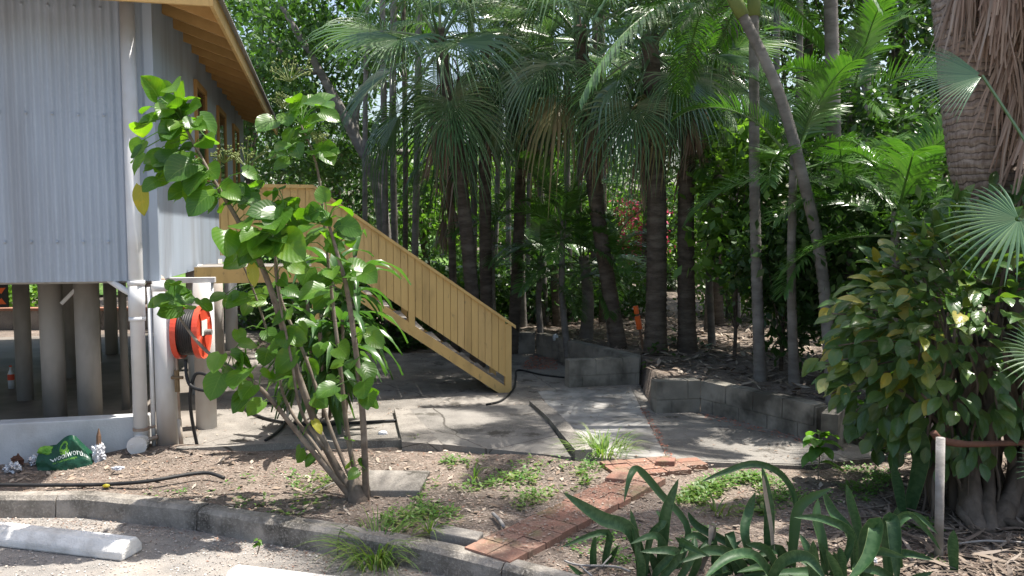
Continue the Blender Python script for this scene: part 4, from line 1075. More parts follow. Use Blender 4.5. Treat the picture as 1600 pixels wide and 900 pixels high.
# small arching feather palms
sf = [('small feather palm arching over the slanting block wall', 880, 345, 13.0, 12, 1.0), ('small feather palm with glossy leaflets left of the thick fan palm', 955, 400, 12.8, 10, .75), ('low dark feather palm right of the stair foot', 845, 400, 14, 10, .9),
 ('feather palm arching beside the leaning grey palm', 1240, 240, 9.4, 12, .85), ('feather palm with curved fronds before the big trunk palm', 1400, 330, 8.6, 11, .85), ('feather palm low in the shade left of the big trunk palm', 1330, 330, 9.8, 11, .9),
 ('feather palm high behind the right hand shrubs', 1330, 150, 11.5, 12, 1.0), ('feather palm behind the stairs among the slender trunks', 770, 360, 14.6, 8, .75), ('feather palm hanging behind the short block wall end', 1120, 240, 12.8, 12, 1.0),]
for lb, cx, cy, Y, n, sc in sf:
    palm(lb, P(cx+U(-10, 10), 560, Y), P(cx, cy, Y), .06, .045, 'pinl', n, sc, 0, 'bark_grey', 'small feather palms in the grove', name='feather_palm')
# the big trunk at right with its skirt
bt_ = palm('massive palm with brown ringed trunk and a hanging skirt of dead fronds', (4.95, 6.9, 0), P(1425, -1060, 6.9), .29, .23, 'fan', 15, 1.25, 0, 'bark_big', None, mid=[P(1566, 330, 6.9), P(1522, 130, 6.9)], name='skirted_palm', els=[78, 55, 32, 8], amp=.018, rings=.06)
for k in range(130):
    t = random.random(); c = P(lerp(1462, 1545, t)+U(0, 100), lerp(-300, 215, t), 6.9)+V((U(-.02, .22), U(-.42, -.22), 0))-V(bt_.location)
    put('dead_frond', random.choice(DEAD), bt_, c, R(U(-110, 20)), U(.75, 1.05))
for k in range(10):
    c = P(U(1470, 1520), U(-150, -50), 6.9)+V((0, U(-.3, -.2), 0))-V(bt_.location)
    put('dead_frond', random.choice(DEAD), bt_, c, R(U(-150, -60)), U(.7, .9))
# fan leaves at the right edge
fpn = thing('small_fan_palm', 'low fan palm at the right edge with green leaves before the hedge', 'palm tree', (0, 0, 0))
mb = MB(); bb = P(1720, 800, 5.2); bb.z = -.05; mb.tube([bb, bb+V((0, 0, .9)), bb+V((-.02, 0, 1.7))], [.07, .06, .05], 8); mb.build('trunk', M['bark_brown'], fpn, True)
def aim_fan(hub, axis_px, nrm, Rb, seed, span=130, droop=.35):
    """one frond: hub point, direction of its middle segment, facing normal"""
    r = random.Random(seed); mb = MB(); d = V(axis_px).normalized(); n = V(nrm); n = (n-d*n.dot(d)).normalized(); s = n.cross(d)
    nseg = 34; da = 2*R(span)/nseg; top = bb+V((-.02, 0, 1.65))
    mb.tube(spline([top, (top+hub)*.5+V((0, 0, .12)), hub], 5), .010, 5)
    for k in range(nseg):
        a = -R(span)+da*(k+.5); Rk = Rb*(1-.2*abs(a)/R(span))*r.uniform(.92, 1.05); i0 = len(mb.v)
        for q, w in zip((.05, .3, .45, .65, .85, 1.0), (1, 1, .85, .55, .3, .04)):
            for e, l in ((-.5, 0), (0, 1), (.5, 0)):
                an = a+e*da*w*(1 if q < .5 else .5/q); c = hub+(d*math.cos(an)+s*math.sin(an))*q*Rk+n*(l*.35*da*Rk*min(q, .5)*w); c.z -= droop*max(0, q-.45)**1.8*Rk
                mb.v.append(tuple(c))
        for j in range(5):
            for e in (0, 1): b = i0+j*3+e; mb.f.append((b, b+1, b+4, b+3))
    mb.build('frond', M['fan'], fpn)
aim_fan(P(1592, 342, 4.9), (-.75, -.2, -.55), (-.35, -.75, .6), .48, 3)
aim_fan(P(1640, 560, 4.8), (-.9, -.1, -.05), (-.2, -.8, .5), .33, 4)
aim_fan(P(1680, 740, 4.6), (-.9, -.1, -.1), (-.1, -.6, .8), .34, 5)
mb = None
aim_fan(P(1535, 118, 5.8), (-.95, .1, .05), (-.1, -.75, .65), .62, 9, 60)

# ---------- snake plants (front right)
GS2 = 'snake plants along the front of the bed'
def snake(label, leaves, dead=()):
    t = thing('snake_plant', label, 'plant', (0, 0, 0), 0, GS2)
    bx0, by0, bY = leaves[0][0][0]
    if len(leaves) > 4:
        for k in range(12):
            sx = U(-70, 70); hgt = U(40, 105); Yk = bY+U(-.15, .35)
            leaves = leaves + [([(bx0+sx, 935, Yk), (bx0+sx*1.3+U(-15, 15), 935-hgt*.5, Yk), (bx0+sx*1.7+U(-40, 40), 935-hgt, Yk-.05)]+([(bx0+sx*2+U(-60, 60), 935-hgt*U(.6, .9), Yk-.15)] if random.random() < .5 else []), U(.05, .08))]
    for lst, nm, mt in ((leaves, 'foliage', 'snake'), (dead, 'withered_leaf', 'snake_dead')):
        if not lst: continue
        mb = MB(); mb.uv = []
        for pts, w in lst:
            q = spline([P(x, y, Y) for x, y, Y in pts], 5); m = len(q); i0 = len(mb.v); tw = U(-.5, .5)
            for k, p in enumerate(q):
                t_ = (q[min(k+1, m-1)]-q[max(k-1, 0)]).normalized(); view = (p-V((0, 0, E))).normalized()
                s = t_.cross(view); s.normalize(); n = t_.cross(s)
                w = w*1.0; s = (s*math.cos(tw+.25*k/m)+n*math.sin(tw+.25*k/m))
                n = t_.cross(s)
                f = k/(m-1); ww = .9*w*(.62+.75*f if f < .45 else .96)*(1 if f < .6 else max(.03, 1-((f-.6)/.4)**2))*.5
                for c in (-1, -.5, 0, .5, 1):
                    mb.v.append(tuple(p+s*ww*c+n*(.42*ww*(c*c)))); mb.uv.append(((c+1)/2, f))
            for k in range(m-1):
                for c in range(4): a = i0+k*5+c; mb.f.append((a, a+1, a+6, a+5))
        mb.build(nm, M[mt], t, True)
snake('snake plant with one long leaf leaning left over the brick path', [
 ([(1015, 915, 4.95), (985, 830, 4.9), (940, 810, 4.85), (880, 770, 4.8)], .10), ([(1030, 915, 5), (1035, 850, 4.95), (1040, 800, 4.9), (1060, 748, 4.9)], .085),
 ([(1045, 915, 5), (1075, 830, 5.05), (1030, 770, 5.05), (998, 735, 5), (985, 745, 4.9), (975, 785, 4.85)], .06), ([(1000, 915, 4.9), (995, 850, 4.9), (985, 795, 4.9)], .05),
 ([(1005, 915, 4.9), (1015, 840, 4.9), (1035, 815, 4.9), (1025, 798, 5.0)], .06), ([(1020, 920, 4.8), (1060, 865, 4.75), (1000, 862, 4.7)], .06), ([(1070, 920, 4.9), (1090, 870, 4.85), (1060, 845, 4.8), (1110, 870, 4.6)], .07), ([(998, 925, 4.85), (1002, 885, 4.8), (992, 850, 4.8)], .06), ([(1050, 925, 4.8), (1080, 870, 4.8), (1085, 838, 4.9)], .06)],
 [([(1090, 900, 5), (1110, 850, 5), (1113, 822, 4.95), (1108, 860, 4.9)], .05)])
snake('snake plant with a narrow leaf bowed left over the weeds', [
 ([(1205, 915, 5), (1200, 850, 5), (1200, 790, 5), (1190, 728, 5)], .085), ([(1225, 910, 5.05), (1245, 800, 5.1), (1225, 745, 5.1), (1180, 724, 5.05), (1130, 738, 5), (1095, 753, 4.95)], .05),
 ([(1180, 915, 4.9), (1150, 870, 4.85), (1110, 860, 4.8), (1060, 880, 4.7)], .07), ([(1190, 915, 4.9), (1165, 840, 4.9), (1170, 800, 5), (1180, 770, 5)], .07), ([(1235, 915, 5), (1240, 840, 5), (1250, 790, 5), (1300, 762, 4.95)], .08),
 ([(1215, 915, 4.8), (1180, 870, 4.7), (1140, 872, 4.6), (1100, 905, 4.5)], .08), ([(1210, 905, 5), (1140, 850, 5.1), (1090, 822, 5.1), (1075, 800, 5.1)], .06), ([(1195, 930, 4.8), (1220, 880, 4.7), (1260, 870, 4.6), (1290, 905, 4.5)], .08),([(1160, 925, 4.9), (1150, 880, 4.9), (1125, 850, 4.9)], .07), ([(1230, 920, 4.85), (1200, 860, 4.85), (1165, 850, 4.8)], .06)],
 [([(1210, 900, 4.95), (1205, 830, 4.95), (1195, 770, 4.95), (1192, 742, 4.95)], .035)])
snake('snake plant with a broad folded leaf before the plastic post', [
 ([(1350, 920, 4.7), (1350, 840, 4.7), (1372, 820, 4.6), (1360, 870, 4.5), (1320, 915, 4.45)], .115), ([(1390, 920, 4.8), (1385, 830, 4.8), (1395, 812, 4.75), (1400, 860, 4.65), (1402, 915, 4.6)], .09),
 ([(1335, 915, 5), (1330, 840, 5), (1300, 800, 5.05), (1285, 765, 5.05)], .08), ([(1345, 910, 5.05), (1340, 830, 5.1), (1330, 790, 5.1), (1322, 756, 5.1)], .07), ([(1290, 915, 4.9), (1285, 850, 4.9), (1275, 810, 4.95), (1278, 780, 5)], .075),
 ([(1400, 900, 5), (1395, 825, 5), (1420, 802, 4.95), (1450, 830, 4.9), (1470, 860, 4.85)], .045), ([(1395, 905, 5), (1400, 830, 5.05), (1430, 805, 5.05), (1466, 835, 5)], .045), ([(1320, 925, 4.8), (1316, 880, 4.8), (1312, 855, 4.8)], .06),
 ([(1300, 920, 4.9), (1330, 840, 4.9), (1290, 812, 4.85), (1240, 808, 4.8)], .06), ([(1420, 930, 4.7), (1380, 895, 4.65), (1340, 890, 4.6)], .06), ([(1270, 925, 4.8), (1265, 870, 4.8), (1250, 835, 4.85)], .06)])
snake('pair of upright dark snake plant leaves at the foot of the hedge', [
 ([(1412, 810, 6.0), (1405, 765, 6.0), (1395, 725, 6.0)], .09), ([(1415, 810, 6.05), (1432, 745, 6.0), (1438, 695, 5.95), (1432, 668, 5.9)], .15), ([(1405, 850, 5.5), (1400, 815, 5.5), (1402, 792, 5.5)], .06)])
snake('single short upright snake plant leaf right of the plastic post', [([(1492, 900, 5.0), (1490, 860, 5), (1490, 828, 5)], .075)])

# ---------- hedge shrub on the right with roots
hd = thing('hedge_shrub', 'dense rounded shrub with glossy dark leaves and a yellowish left side before the big palm', 'shrub')
hm, gm, tw = MB(), MB(), MB()
hc = V((3.76, 6.35, 1.28)); hr = (1.12, .85, 1.12)
root = V((3.65, 6.3, -.05))
def hleaf(p, out, gold):
    d = (out*.9+V((U(-.7, .7), U(-.6, .5), U(-.75, .25)))).normalized()
    leaf_blade(gm if gold else hm, p, d, V((U(-.4, .4), -.45+U(-.3, .3), .8)), U(.125, .225), U(.07, .118), U(.2, .8), .18, 7, 'oval')
for k in range(1900):
    while True:
        q = V((U(-1, 1), U(-1, 1), U(-1, 1)))
        if .45 < q.length < 1: break
    lump = 1+.22*noise.noise(q.normalized()*2.6+V((4, 1, 2)))
    if q.z < -.62 and q.x > -.2: continue
    p = V((hc.x+q.x*hr[0]*lump, hc.y+q.y*hr[1]*lump, hc.z+q.z*hr[2]*lump))
    if p.z > 1.6+(p.x-2.7)*1.15: continue
    if p.z < .36+.12*noise.noise(p*3): continue
    gp = .34 if (q.x < -.45 and -.35 < q.z < .6 and q.y < .5) else .02
    hleaf(p, q.normalized(), random.random() < gp*.75)
for px, py, yy in ((1300, 490, 6.2), (1318, 478, 6.3), (1290, 570, 6.1), (1282, 595, 6.1), (1395, 415, 6.4), (1420, 395, 6.4), (1440, 360, 6.5), (1385, 430, 6.4), (1310, 540, 6.1), (1460, 345, 6.5), (1330, 470, 6.2), (1300, 615, 6.1)):
    c = P(px, py, yy)
    tw.tube([lerp(c, hc, .55), lerp(c, hc, .2)+V((0, 0, .03)), c], .006, 5, False)
    for j in range(7): hleaf(lerp(c, hc, U(0, .25))+V((U(-.07, .07), U(-.07, .07), U(-.05, .05))), (c-hc).normalized(), random.random() < .4)
for k in range(26):
    e = hc+V((U(-.8, .8)*hr[0], U(-.8, .8)*hr[1], U(-.3, .8)*hr[2])); tw.tube(spline([root+V((U(-.2, .2), U(-.15, .15), .3)), (root+e)*.5+V((U(-.1, .1), U(-.1, .1), .2)), e], 4), [.03-.0028*i for i in range(9)], 6, False)
hm.build('foliage', M['hedge_leaf'], hd, True); gm.build('golden_foliage', M['gold_leaf'], hd, True)
for k in range(24):
    a = U(0, 6.28); r = U(.15, .65); x, y = root.x+.15+math.cos(a)*r, root.y-.05+math.sin(a)*r*.6
    tw.tube(spline([V((x+U(-.1, .1), y, zt(x, y)-.05)), V((x+U(-.06, .06), y, .35)), V((lerp(x, root.x, .4), y, .8)), V((root.x+U(-.2, .3), root.y+U(-.2, .2), 1.3))], 5), [U(.02, .05)]*16, 7, False)
tw.build('branches', M['root'], hd, True)
fr = thing('buttress_roots', 'pale twisted fig roots and trunk in the shade at the right edge', 'tree', (0, 0, 0))
mb = MB()
def root_tube(ctrl, r0, r1, n=8):
    q = spline(ctrl, 6); q = [p+V((noise.noise(p*5), noise.noise(p*5+V((7, 0, 0))), 0))*.035 for p in q]; m = len(q)
    mb.tube(q, [lerp(r0, r1, k/(m-1))*(1+.28*noise.noise(q[k]*7+V((0, 3, 0)))) for k in range(m)], n)
for k in range(9):
    x = lerp(3.55, 4.75, k/8)+U(-.07, .07); y = 6.05+U(-.12, .2)
    root_tube([V((x-.2+U(-.2, .2), y-.30, zt(x, y)-.05)), V((x-.05+U(-.07, .07), y-.05, .22)), V((x+.08+U(-.1, .1), y+.12, .7)), V((x+.15+U(-.2, .2), y+.35, 1.5))], U(.05, .10), U(.03, .05))
for k in range(34):
    x = U(3.15, 4.8); y = U(5.75, 6.4); tp = U(-.15, .15)
    root_tube([V((x+tp, y-.05, zt(x, y)-.05)), V((x+tp*.4, y, .4)), V((x, y+.04, .9)), V((x+U(-.1, .1), y+.1, 1.5))], U(.006, .02), U(.005, .014), 6)
root_tube([V((4.95, 5.7, -.1)), V((4.55, 5.85, .45)), V((4.2, 6.1, .95)), V((4.05, 6.4, 1.6))], .10, .07, 9)
for k in range(7):
    x = U(3.2, 4.6); root_tube([V((x, 6.0, .12)), V((x+U(-.15, .15), 5.75, .03)), V((x+U(-.35, .3), 5.45, -.02)), V((x+U(-.5, .4), 5.2, -.06))], U(.025, .045), .01, 7)
mb.build('trunk', M['root'], fr, True)

# ---------- saplings, tufts, weeds
def sapling(label, px, py, py_top, n, L, mat='tree_leaf_light'):
    b = G(px, py, -.03); t = thing('sapling', label, 'plant', (0, 0, 0)); top = P(px+2, py_top, b.y)
    ms = MB(); ms.tube([b, lerp(b, top, .5)+V((.01, 0, 0)), top], .005, 5); ms.build('stem', M['stem'], t)
    ml = MB(); ml.uv = []
    for k in range(n):
        f = U(.2, 1)**.6; a = U(0, 6.28); leaf_blade(ml, lerp(b, top, f), V((math.cos(a), math.sin(a), U(-.1, .5))), V((0, 0, 1)), L*U(.6, 1.1), L*.45, 1.0, .15, 7, 'oval')
    ml.build('foliage', M['tree_leaf_light' if mat is None else mat], t, True)
sapling('bright green young sapling at the edge of the grey slab', 1278, 752, 678, 18, .24, 'weed')
sapling('tiny green seedling on the asphalt below the kerb', 402, 866, 842, 14, .05)
sapling('small bright weed growing at the foot of the wall corner', 1000, 596, 570, 14, .10)
sapling('light green seedling at the base of the grey white slender palm', 1215, 612, 580, 20, .14)
sapling('pale green weed growing behind the lit block wall end', 1010, 600, 560, 12, .12)
def tuft(label, c, n, L, spread=.12, w=.006, name='grass_tuft'):
    mb = MB()
    for k in range(n):
        a = U(0, 6.28); b = V(c)+V((math.cos(a), math.sin(a), 0))*U(0, spread); d = V((math.cos(a)*U(.15, 1.0), math.sin(a)*U(.15, 1), 1)).normalized(); s = V((-math.sin(a), math.cos(a), 0)); Lk = L*U(.5, 1.1); i0 = len(mb.v)
        for j in range(6):
            ww = w*(1-(j/5)**2*.95); mb.v += [tuple(b-s*ww), tuple(b+s*ww)]; b = b+d*(Lk/5); d = (d+V((math.cos(a)*.12, math.sin(a)*.12, -.36))).normalized()
        for j in range(5): q = i0+2*j; mb.f.append((q, q+1, q+3, q+2))
    tag(mb.build(name, M['grass']), label, 'grass tuft')
tuft('large arching grass tuft growing against the kerb', G(590, 878, ZA), 210, .50, .20)
tuft('small grass tuft on top of the kerb near the loose concrete brick', G(672, 832, 0), 22, .24, .04)
tuft('grass tuft by the near end of the curved ramp kerb', G(940, 708, 0), 150, .36, .28)
tuft('thin upright grass tuft in the soil left of the brick path', G(741, 750, 0), 14, .28, .03)
tuft('loose grass tuft among weeds right of the brick path', G(1120, 800, -.03), 26, .26, .12)
tuft('thin grass tuft by the square concrete lid', G(652, 690, 0), 12, .15, .05)
def weeds(name, polys, n, mat, h=.06, size=.035):
    out = []
    for poly, k in polys:
        f = reg_poly([tuple(G(*p).xy) for p in poly])
        for i in range(k):
            x, y = f()
            if noise.noise((x*2.1, y*2.1, 9)) < U(-.1, .4): continue
            z = max(zt(x, y), -.08); hh = h*U(.2, 1.5)
            for j in range(6):
                a = U(0, 6.28); r = U(0, .045); c = V((x+math.cos(a)*r, y+math.sin(a)*r, z+hh*U(.15, 1))); d = V((math.cos(a), math.sin(a), U(-.2, .7))).normalized(); s = V((-math.sin(a), math.cos(a), U(-.2, .2))); L = size*U(.5, 1.3)
                out.append([tuple(c), tuple(c+d*L*.5+s*L*.28), tuple(c+d*L), tuple(c+d*L*.5-s*L*.28)])
    tag(np_quads(name, np.array(out), M[mat]), kind='stuff')
weeds('weeds', [([(1060, 775), (1230, 790), (1390, 780), (1390, 725), (1200, 735), (1090, 745)], 800), ([(900, 735), (1020, 722), (1010, 690), (930, 690)], 320), ([(560, 830), (760, 800), (930, 745), (880, 722), (690, 720), (660, 760)], 480), ([(180, 790), (480, 800), (480, 720), (230, 760)], 110), ([(1380, 880), (1470, 880), (1460, 810), (1400, 820)], 200), ([(880, 850), (1010, 800), (1100, 760), (1150, 800), (1000, 890)], 240), ([(1240, 760), (1400, 765), (1400, 735), (1260, 728)], 500)], 0, 'weed')
weeds('grass_sprouts', [([(560, 830), (760, 810), (930, 750), (880, 722), (690, 720)], 420), ([(1050, 800), (1200, 800), (1200, 740), (1060, 760)], 380), ([(300, 790), (530, 810), (520, 730)], 90), ([(150, 745), (60, 750), (60, 735), (160, 735)], 60)], 0, 'grass', .05, .05)
weeds('leafy_ground_cover', [([(1290, 690), (1420, 720), (1440, 690), (1330, 670)], 60), ([(1000, 604), (1100, 590), (1090, 560), (1010, 570)], 120), ([(600, 550), (795, 548), (795, 515), (600, 515)], 1500), ([(400, 540), (600, 545), (600, 515), (400, 515)], 300)], 0, 'tree_leaf', .2, .12)
# twigs
for lb, pts in (('dry forked twig lying behind the kerb at the snake plants', [(882, 876), (905, 883), (960, 885), (985, 893)]), ('white stick lying in the soil beside the brick path', [(770, 802), (780, 812), (787, 823)]), ('thin dry stick beside the base of the big leaf shrub', [(490, 770), (520, 755), (545, 745)]),
    ('pale twig lying in the shade below the hedge', [(1495, 850), (1540, 845), (1600, 848)])):
    mb = MB(); mb.tube(spline([G(x, y, .005) for x, y in pts], 4), .014 if 'white' in lb else .008, 6)
    if 'forked' in lb:
        mb.tube([G(905, 883, .01), G(925, 900, .0)], .007, 5); mb.tube([G(940, 885, .01), G(955, 868, .03)], .006, 5)
    tag(mb.build('stick', M['bark_pale'], None, True), lb, 'stick')

# ---------- broadleaf trees and undergrowth
def leafcloud(centers, n_each, sig, size, flat=.0):
    n = len(centers)*n_each
    c = np.repeat(np.array(centers), n_each, axis=0)+rng.normal(0, 1, (n, 3))*np.array(sig)
    a = rng.normal(0, 1, (n, 3))+np.array([0, 0, -.5]); a /= np.linalg.norm(a, axis=1)[:, None]
    u = rng.normal(0, .6, (n, 3))+np.array([0, 0, 1]); b = np.cross(a, u); b /= np.linalg.norm(b, axis=1)[:, None]+1e-6
    L = (size*rng.uniform(.6, 1.25, n))[:, None]
    return np.stack([c-a*L*.5, c+b*L*.27-a*L*.05, c+a*L*.5, c-b*L*.27-a*L*.05], axis=1)
def tree(label, x, y, h, rad, z0, n_cl, n_leaf, size, mat, bark='bark_brown', r=.15, cat='tree', name='broadleaf_tree', group=None, top=None, sig=.45, lean=0):
    zb = zt(x, y); t = thing(name, label, cat, (x, y, zb), 0, group)
    cs = []
    for k in range(n_cl):
        while True:
            q = V((U(-1, 1), U(-1, 1), U(-1, 1)))
            if q.length < 1 and q.length > random.random()*.75: break
        cs.append(((q.x*rad+lean)*1.0, q.y*rad, (z0+h)/2+q.z*(h-z0)/2))
    mb = MB()
    tp_ = V((lean*.8, 0, lerp(z0, h, .55)))
    tq = tube_curve(mb, [V((0, 0, -.1)), V((U(-.1, .1)+lean*.3, U(-.1, .1), z0*.5+.1)), tp_], r, r*.45, 9, 8)
    for k in range(min(n_cl, 16)):
        c = V(cs[k]); s = tq[int(lerp(len(tq)*.4, len(tq)-1, random.random()))]
        mb.tube([s, lerp(s, c, .5)+V((0, 0, .1)), c], [r*.3, r*.2, r*.06], 5, False)
    mb.build('trunk', M[bark], t, True)
    np_quads('crown', leafcloud(cs, n_leaf, (sig, sig, sig*.7), size), M[mat], t)
    return t
GT = 'leafy trees behind the palm grove'
def tx(px, Y): return (px-800)/FL*Y
# leaning leafy tree above the landing
lt = thing('leaning_tree', 'leafy tree with a pale leaning trunk behind the landing', 'tree', (0, 0, 0), 0, GT)
mb = MB(); LY = 18
tube_curve(mb, [V((P(612, 400, LY).x, LY, 0)), P(592, 300, LY), P(555, 215, LY), P(510, 130, LY), P(470, 60, LY), P(440, 10, LY)], .17, .05, 10)
tube_curve(mb, [P(585, 265, LY), P(600, 240, LY), P(640, 238, LY+.3)], .10, .06, 8); tube_curve(mb, [P(555, 215, LY), P(560, 160, LY+.4), P(600, 60, LY+.5)], .1, .04, 7); tube_curve(mb, [P(500, 110, LY), P(470, 110, LY), P(420, 60, LY)], .08, .03, 7)
mb.build('trunk', M['bark_grey'], lt, True)
cs = []
for k in range(110):
    a = U(0, 6.28); r_ = math.sqrt(U(0, 1)); cs.append(tuple(P(500+r_*150*math.cos(a), 95+r_*190*math.sin(a), LY+(U(-1.2, 2) if random.random() < .3 else U(.6, 3)))))
np_quads('crown', leafcloud(cs, 140, (.30, .30, .22), .17), M['tree_leaf'], lt)
bg = [  # label, px, Y, h, rad, z0, ncl, nleaf, size, mat
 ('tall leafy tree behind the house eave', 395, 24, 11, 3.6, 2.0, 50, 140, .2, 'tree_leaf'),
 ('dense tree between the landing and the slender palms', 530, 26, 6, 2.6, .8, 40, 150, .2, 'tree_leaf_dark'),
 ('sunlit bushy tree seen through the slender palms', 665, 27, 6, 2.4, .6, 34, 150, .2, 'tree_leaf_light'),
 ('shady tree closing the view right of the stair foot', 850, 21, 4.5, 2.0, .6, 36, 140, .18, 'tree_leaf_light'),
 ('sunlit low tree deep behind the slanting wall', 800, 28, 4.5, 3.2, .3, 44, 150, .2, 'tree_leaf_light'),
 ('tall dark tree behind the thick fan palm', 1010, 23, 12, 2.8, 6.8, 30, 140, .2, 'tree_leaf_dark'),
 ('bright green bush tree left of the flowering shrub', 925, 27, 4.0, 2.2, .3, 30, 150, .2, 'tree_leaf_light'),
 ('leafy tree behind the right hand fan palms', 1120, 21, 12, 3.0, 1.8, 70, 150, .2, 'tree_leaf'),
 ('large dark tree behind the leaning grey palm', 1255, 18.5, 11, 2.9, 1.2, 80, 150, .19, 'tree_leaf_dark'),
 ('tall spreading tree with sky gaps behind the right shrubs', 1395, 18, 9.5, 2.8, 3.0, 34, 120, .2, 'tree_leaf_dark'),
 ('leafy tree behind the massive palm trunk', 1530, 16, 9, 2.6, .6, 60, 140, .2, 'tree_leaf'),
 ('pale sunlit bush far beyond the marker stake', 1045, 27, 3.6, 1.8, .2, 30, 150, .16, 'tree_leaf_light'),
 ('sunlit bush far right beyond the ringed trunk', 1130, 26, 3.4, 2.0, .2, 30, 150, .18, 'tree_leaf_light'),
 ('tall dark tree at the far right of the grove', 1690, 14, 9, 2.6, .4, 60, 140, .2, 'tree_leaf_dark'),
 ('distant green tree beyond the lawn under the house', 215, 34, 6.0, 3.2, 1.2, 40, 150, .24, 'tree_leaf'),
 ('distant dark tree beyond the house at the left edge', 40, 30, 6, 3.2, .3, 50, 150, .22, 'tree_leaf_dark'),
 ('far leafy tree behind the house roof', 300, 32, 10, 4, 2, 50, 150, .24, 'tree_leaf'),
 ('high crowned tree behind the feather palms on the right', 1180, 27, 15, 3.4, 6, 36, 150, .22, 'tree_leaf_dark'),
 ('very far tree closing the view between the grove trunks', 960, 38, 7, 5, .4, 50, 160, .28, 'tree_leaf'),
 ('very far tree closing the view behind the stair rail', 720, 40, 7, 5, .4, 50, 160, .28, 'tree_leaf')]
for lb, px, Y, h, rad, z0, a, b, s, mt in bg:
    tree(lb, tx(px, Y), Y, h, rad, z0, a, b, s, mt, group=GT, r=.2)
GB = 'shade bushes of the undergrowth'
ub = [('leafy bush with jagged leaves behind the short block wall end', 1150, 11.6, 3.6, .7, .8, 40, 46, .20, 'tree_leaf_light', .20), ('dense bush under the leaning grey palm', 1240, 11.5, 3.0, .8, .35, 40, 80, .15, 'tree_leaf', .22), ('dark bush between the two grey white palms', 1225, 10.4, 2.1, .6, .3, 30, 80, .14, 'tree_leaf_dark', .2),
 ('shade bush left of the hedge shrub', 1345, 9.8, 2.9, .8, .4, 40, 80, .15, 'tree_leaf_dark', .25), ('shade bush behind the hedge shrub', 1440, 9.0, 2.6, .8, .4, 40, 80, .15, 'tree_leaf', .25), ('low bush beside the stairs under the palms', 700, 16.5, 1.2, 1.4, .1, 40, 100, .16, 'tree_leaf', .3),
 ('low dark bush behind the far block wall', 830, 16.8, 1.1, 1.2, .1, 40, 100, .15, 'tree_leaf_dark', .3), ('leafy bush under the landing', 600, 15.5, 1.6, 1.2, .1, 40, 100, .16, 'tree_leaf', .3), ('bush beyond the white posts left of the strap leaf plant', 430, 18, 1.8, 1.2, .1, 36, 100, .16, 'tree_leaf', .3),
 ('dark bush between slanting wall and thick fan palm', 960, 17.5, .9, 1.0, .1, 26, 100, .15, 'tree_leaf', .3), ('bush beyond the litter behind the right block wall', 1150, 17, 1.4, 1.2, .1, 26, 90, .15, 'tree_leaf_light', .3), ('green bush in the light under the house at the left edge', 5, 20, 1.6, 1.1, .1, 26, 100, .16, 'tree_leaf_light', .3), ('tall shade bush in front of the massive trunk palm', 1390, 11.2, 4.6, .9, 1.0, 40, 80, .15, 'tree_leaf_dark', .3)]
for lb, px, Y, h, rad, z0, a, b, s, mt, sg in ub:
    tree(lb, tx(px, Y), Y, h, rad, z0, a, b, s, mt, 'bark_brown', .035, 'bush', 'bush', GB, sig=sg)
# bougainvillea
bo = tree('shrub with pink flowers in front of the pale fence', tx(992, 24), 24, 3.0, .8, .5, 22, 90, .14, 'tree_leaf_light', r=.05, cat='shrub', name='flowering_shrub', sig=.3)
np_quads('blossom', leafcloud([(U(-.7, .7), U(-.9, -.2), U(1.2, 2.7)) for k in range(26)], 46, (.15, .15, .15), .13), M['pink'], bo)
# pale fence
f0 = P(985, 420, 29)
fe = thing('pale_fence', 'pale upright slat fence seen behind the flowering shrub', 'fence', (f0.x, 29, zt(f0.x, 29)))
mb = MB()
for k in range(34): mb.box(k*.1, k*.1+.075, 0, .02, .1, 1.55)
mb.build('slats', M['fence_pale'], fe)
mb = MB(); mb.box(-.05, 3.4, .022, .06, .4, .48); mb.box(-.05, 3.4, .022, .06, 1.2, 1.28); mb.build('rail', M['fence_pale'], fe)
for k in range(3): mb = MB(); mb.box(k*1.6, k*1.6+.09, .062, .15, -.1, 1.5); mb.build('post', M['fence_pale'], fe)
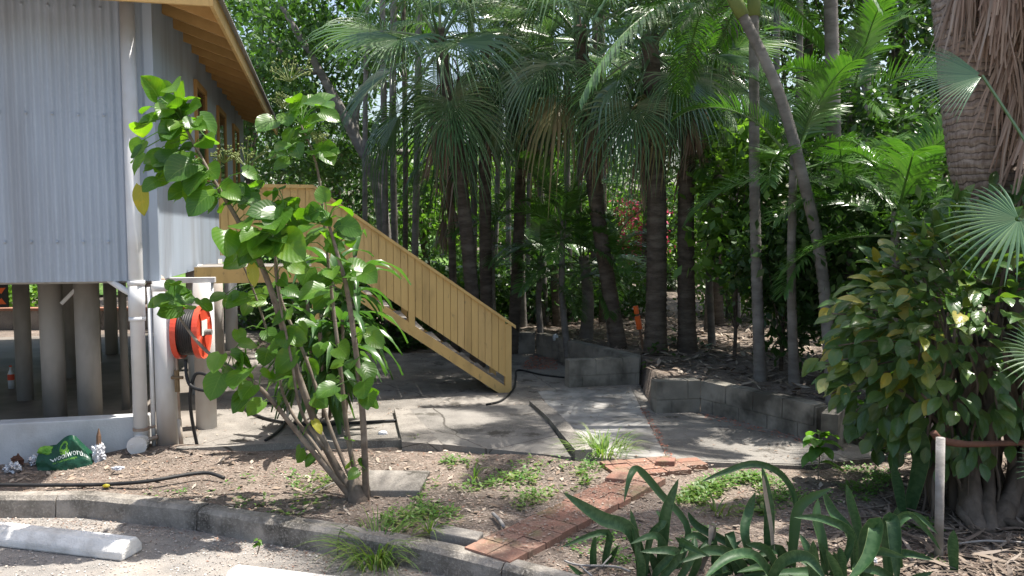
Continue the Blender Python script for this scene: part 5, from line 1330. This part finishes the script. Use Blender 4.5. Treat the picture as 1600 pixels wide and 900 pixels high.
# low garden wall and lawn beyond the house
lawn = MB(); lawn.v += [(-30, 22.5, .36), (-2.2, 22.5, .36), (-2.2, 60, 1.9), (-30, 60, 1.9)]; lawn.f.append((0, 1, 2, 3))
M['lawn'] = m_rough('lawn', (.10, .19, .04), (.075, .15, .03), 1.2, (.14, .2, .06), .5, bscale=30, bstr=.4)
tag(lawn.build('lawn', M['lawn']), kind='structure')
M['terracotta'] = m_rough('terracotta', (.30, .15, .10), (.24, .12, .08), 4)
mb = MB(); mb.box(-16, -5.0, 0, .25, -.2, .36); lw = thing('garden_wall', 'long low wall with a red brick top beyond the house', 'wall', (0, 18.3, 0), .03)
mb.build('wall_body', M['concrete'], lw); mb = MB(); mb.box(-16, -5.0, -.03, .28, .361, .42); mb.build('coping', M['terracotta'], lw)

# ================= LIGHT, SKY, CAMERA =================
sd_ = V((.30, .13, .90)).normalized()
w = bpy.data.worlds.new('World'); scene.world = w; w.use_nodes = True
nt = w.node_tree; nt.nodes.clear()
sky = nt.nodes.new('ShaderNodeTexSky'); sky.sky_type = 'NISHITA'; sky.sun_disc = False
sky.sun_elevation = math.asin(sd_.z); sky.sun_rotation = math.atan2(sd_.x, sd_.y); sky.dust_density = 3.5; sky.air_density = 1.2; sky.ozone_density = .4
bgd = nt.nodes.new('ShaderNodeBackground'); bgd.inputs['Strength'].default_value = .115
wo = nt.nodes.new('ShaderNodeOutputWorld'); nt.links.new(sky.outputs[0], bgd.inputs[0]); nt.links.new(bgd.outputs[0], wo.inputs[0])
sl = bpy.data.lights.new('sun', 'SUN'); sl.energy = 5.0; sl.angle = R(.55); sl.color = (1, .95, .87)
so = link('sun', sl); so.rotation_euler = sd_.to_track_quat('Z', 'Y').to_euler(); so.location = sd_*40
cd = bpy.data.cameras.new('camera'); cd.lens = 28.0; cd.sensor_width = 36; cd.clip_end = 1000
co = link('camera', cd); co.location = (0, 0, E); co.rotation_euler = (math.pi/2-TH, 0, 0); scene.camera = co
vs_ = scene.view_settings; vs_.view_transform = 'Standard'; vs_.look = 'None'; vs_.exposure = 1.1; vs_.gamma = 1
scene.cycles.max_bounces = 6; scene.cycles.transparent_max_bounces = 4; scene.cycles.diffuse_bounces = 4; scene.cycles.use_denoising = True
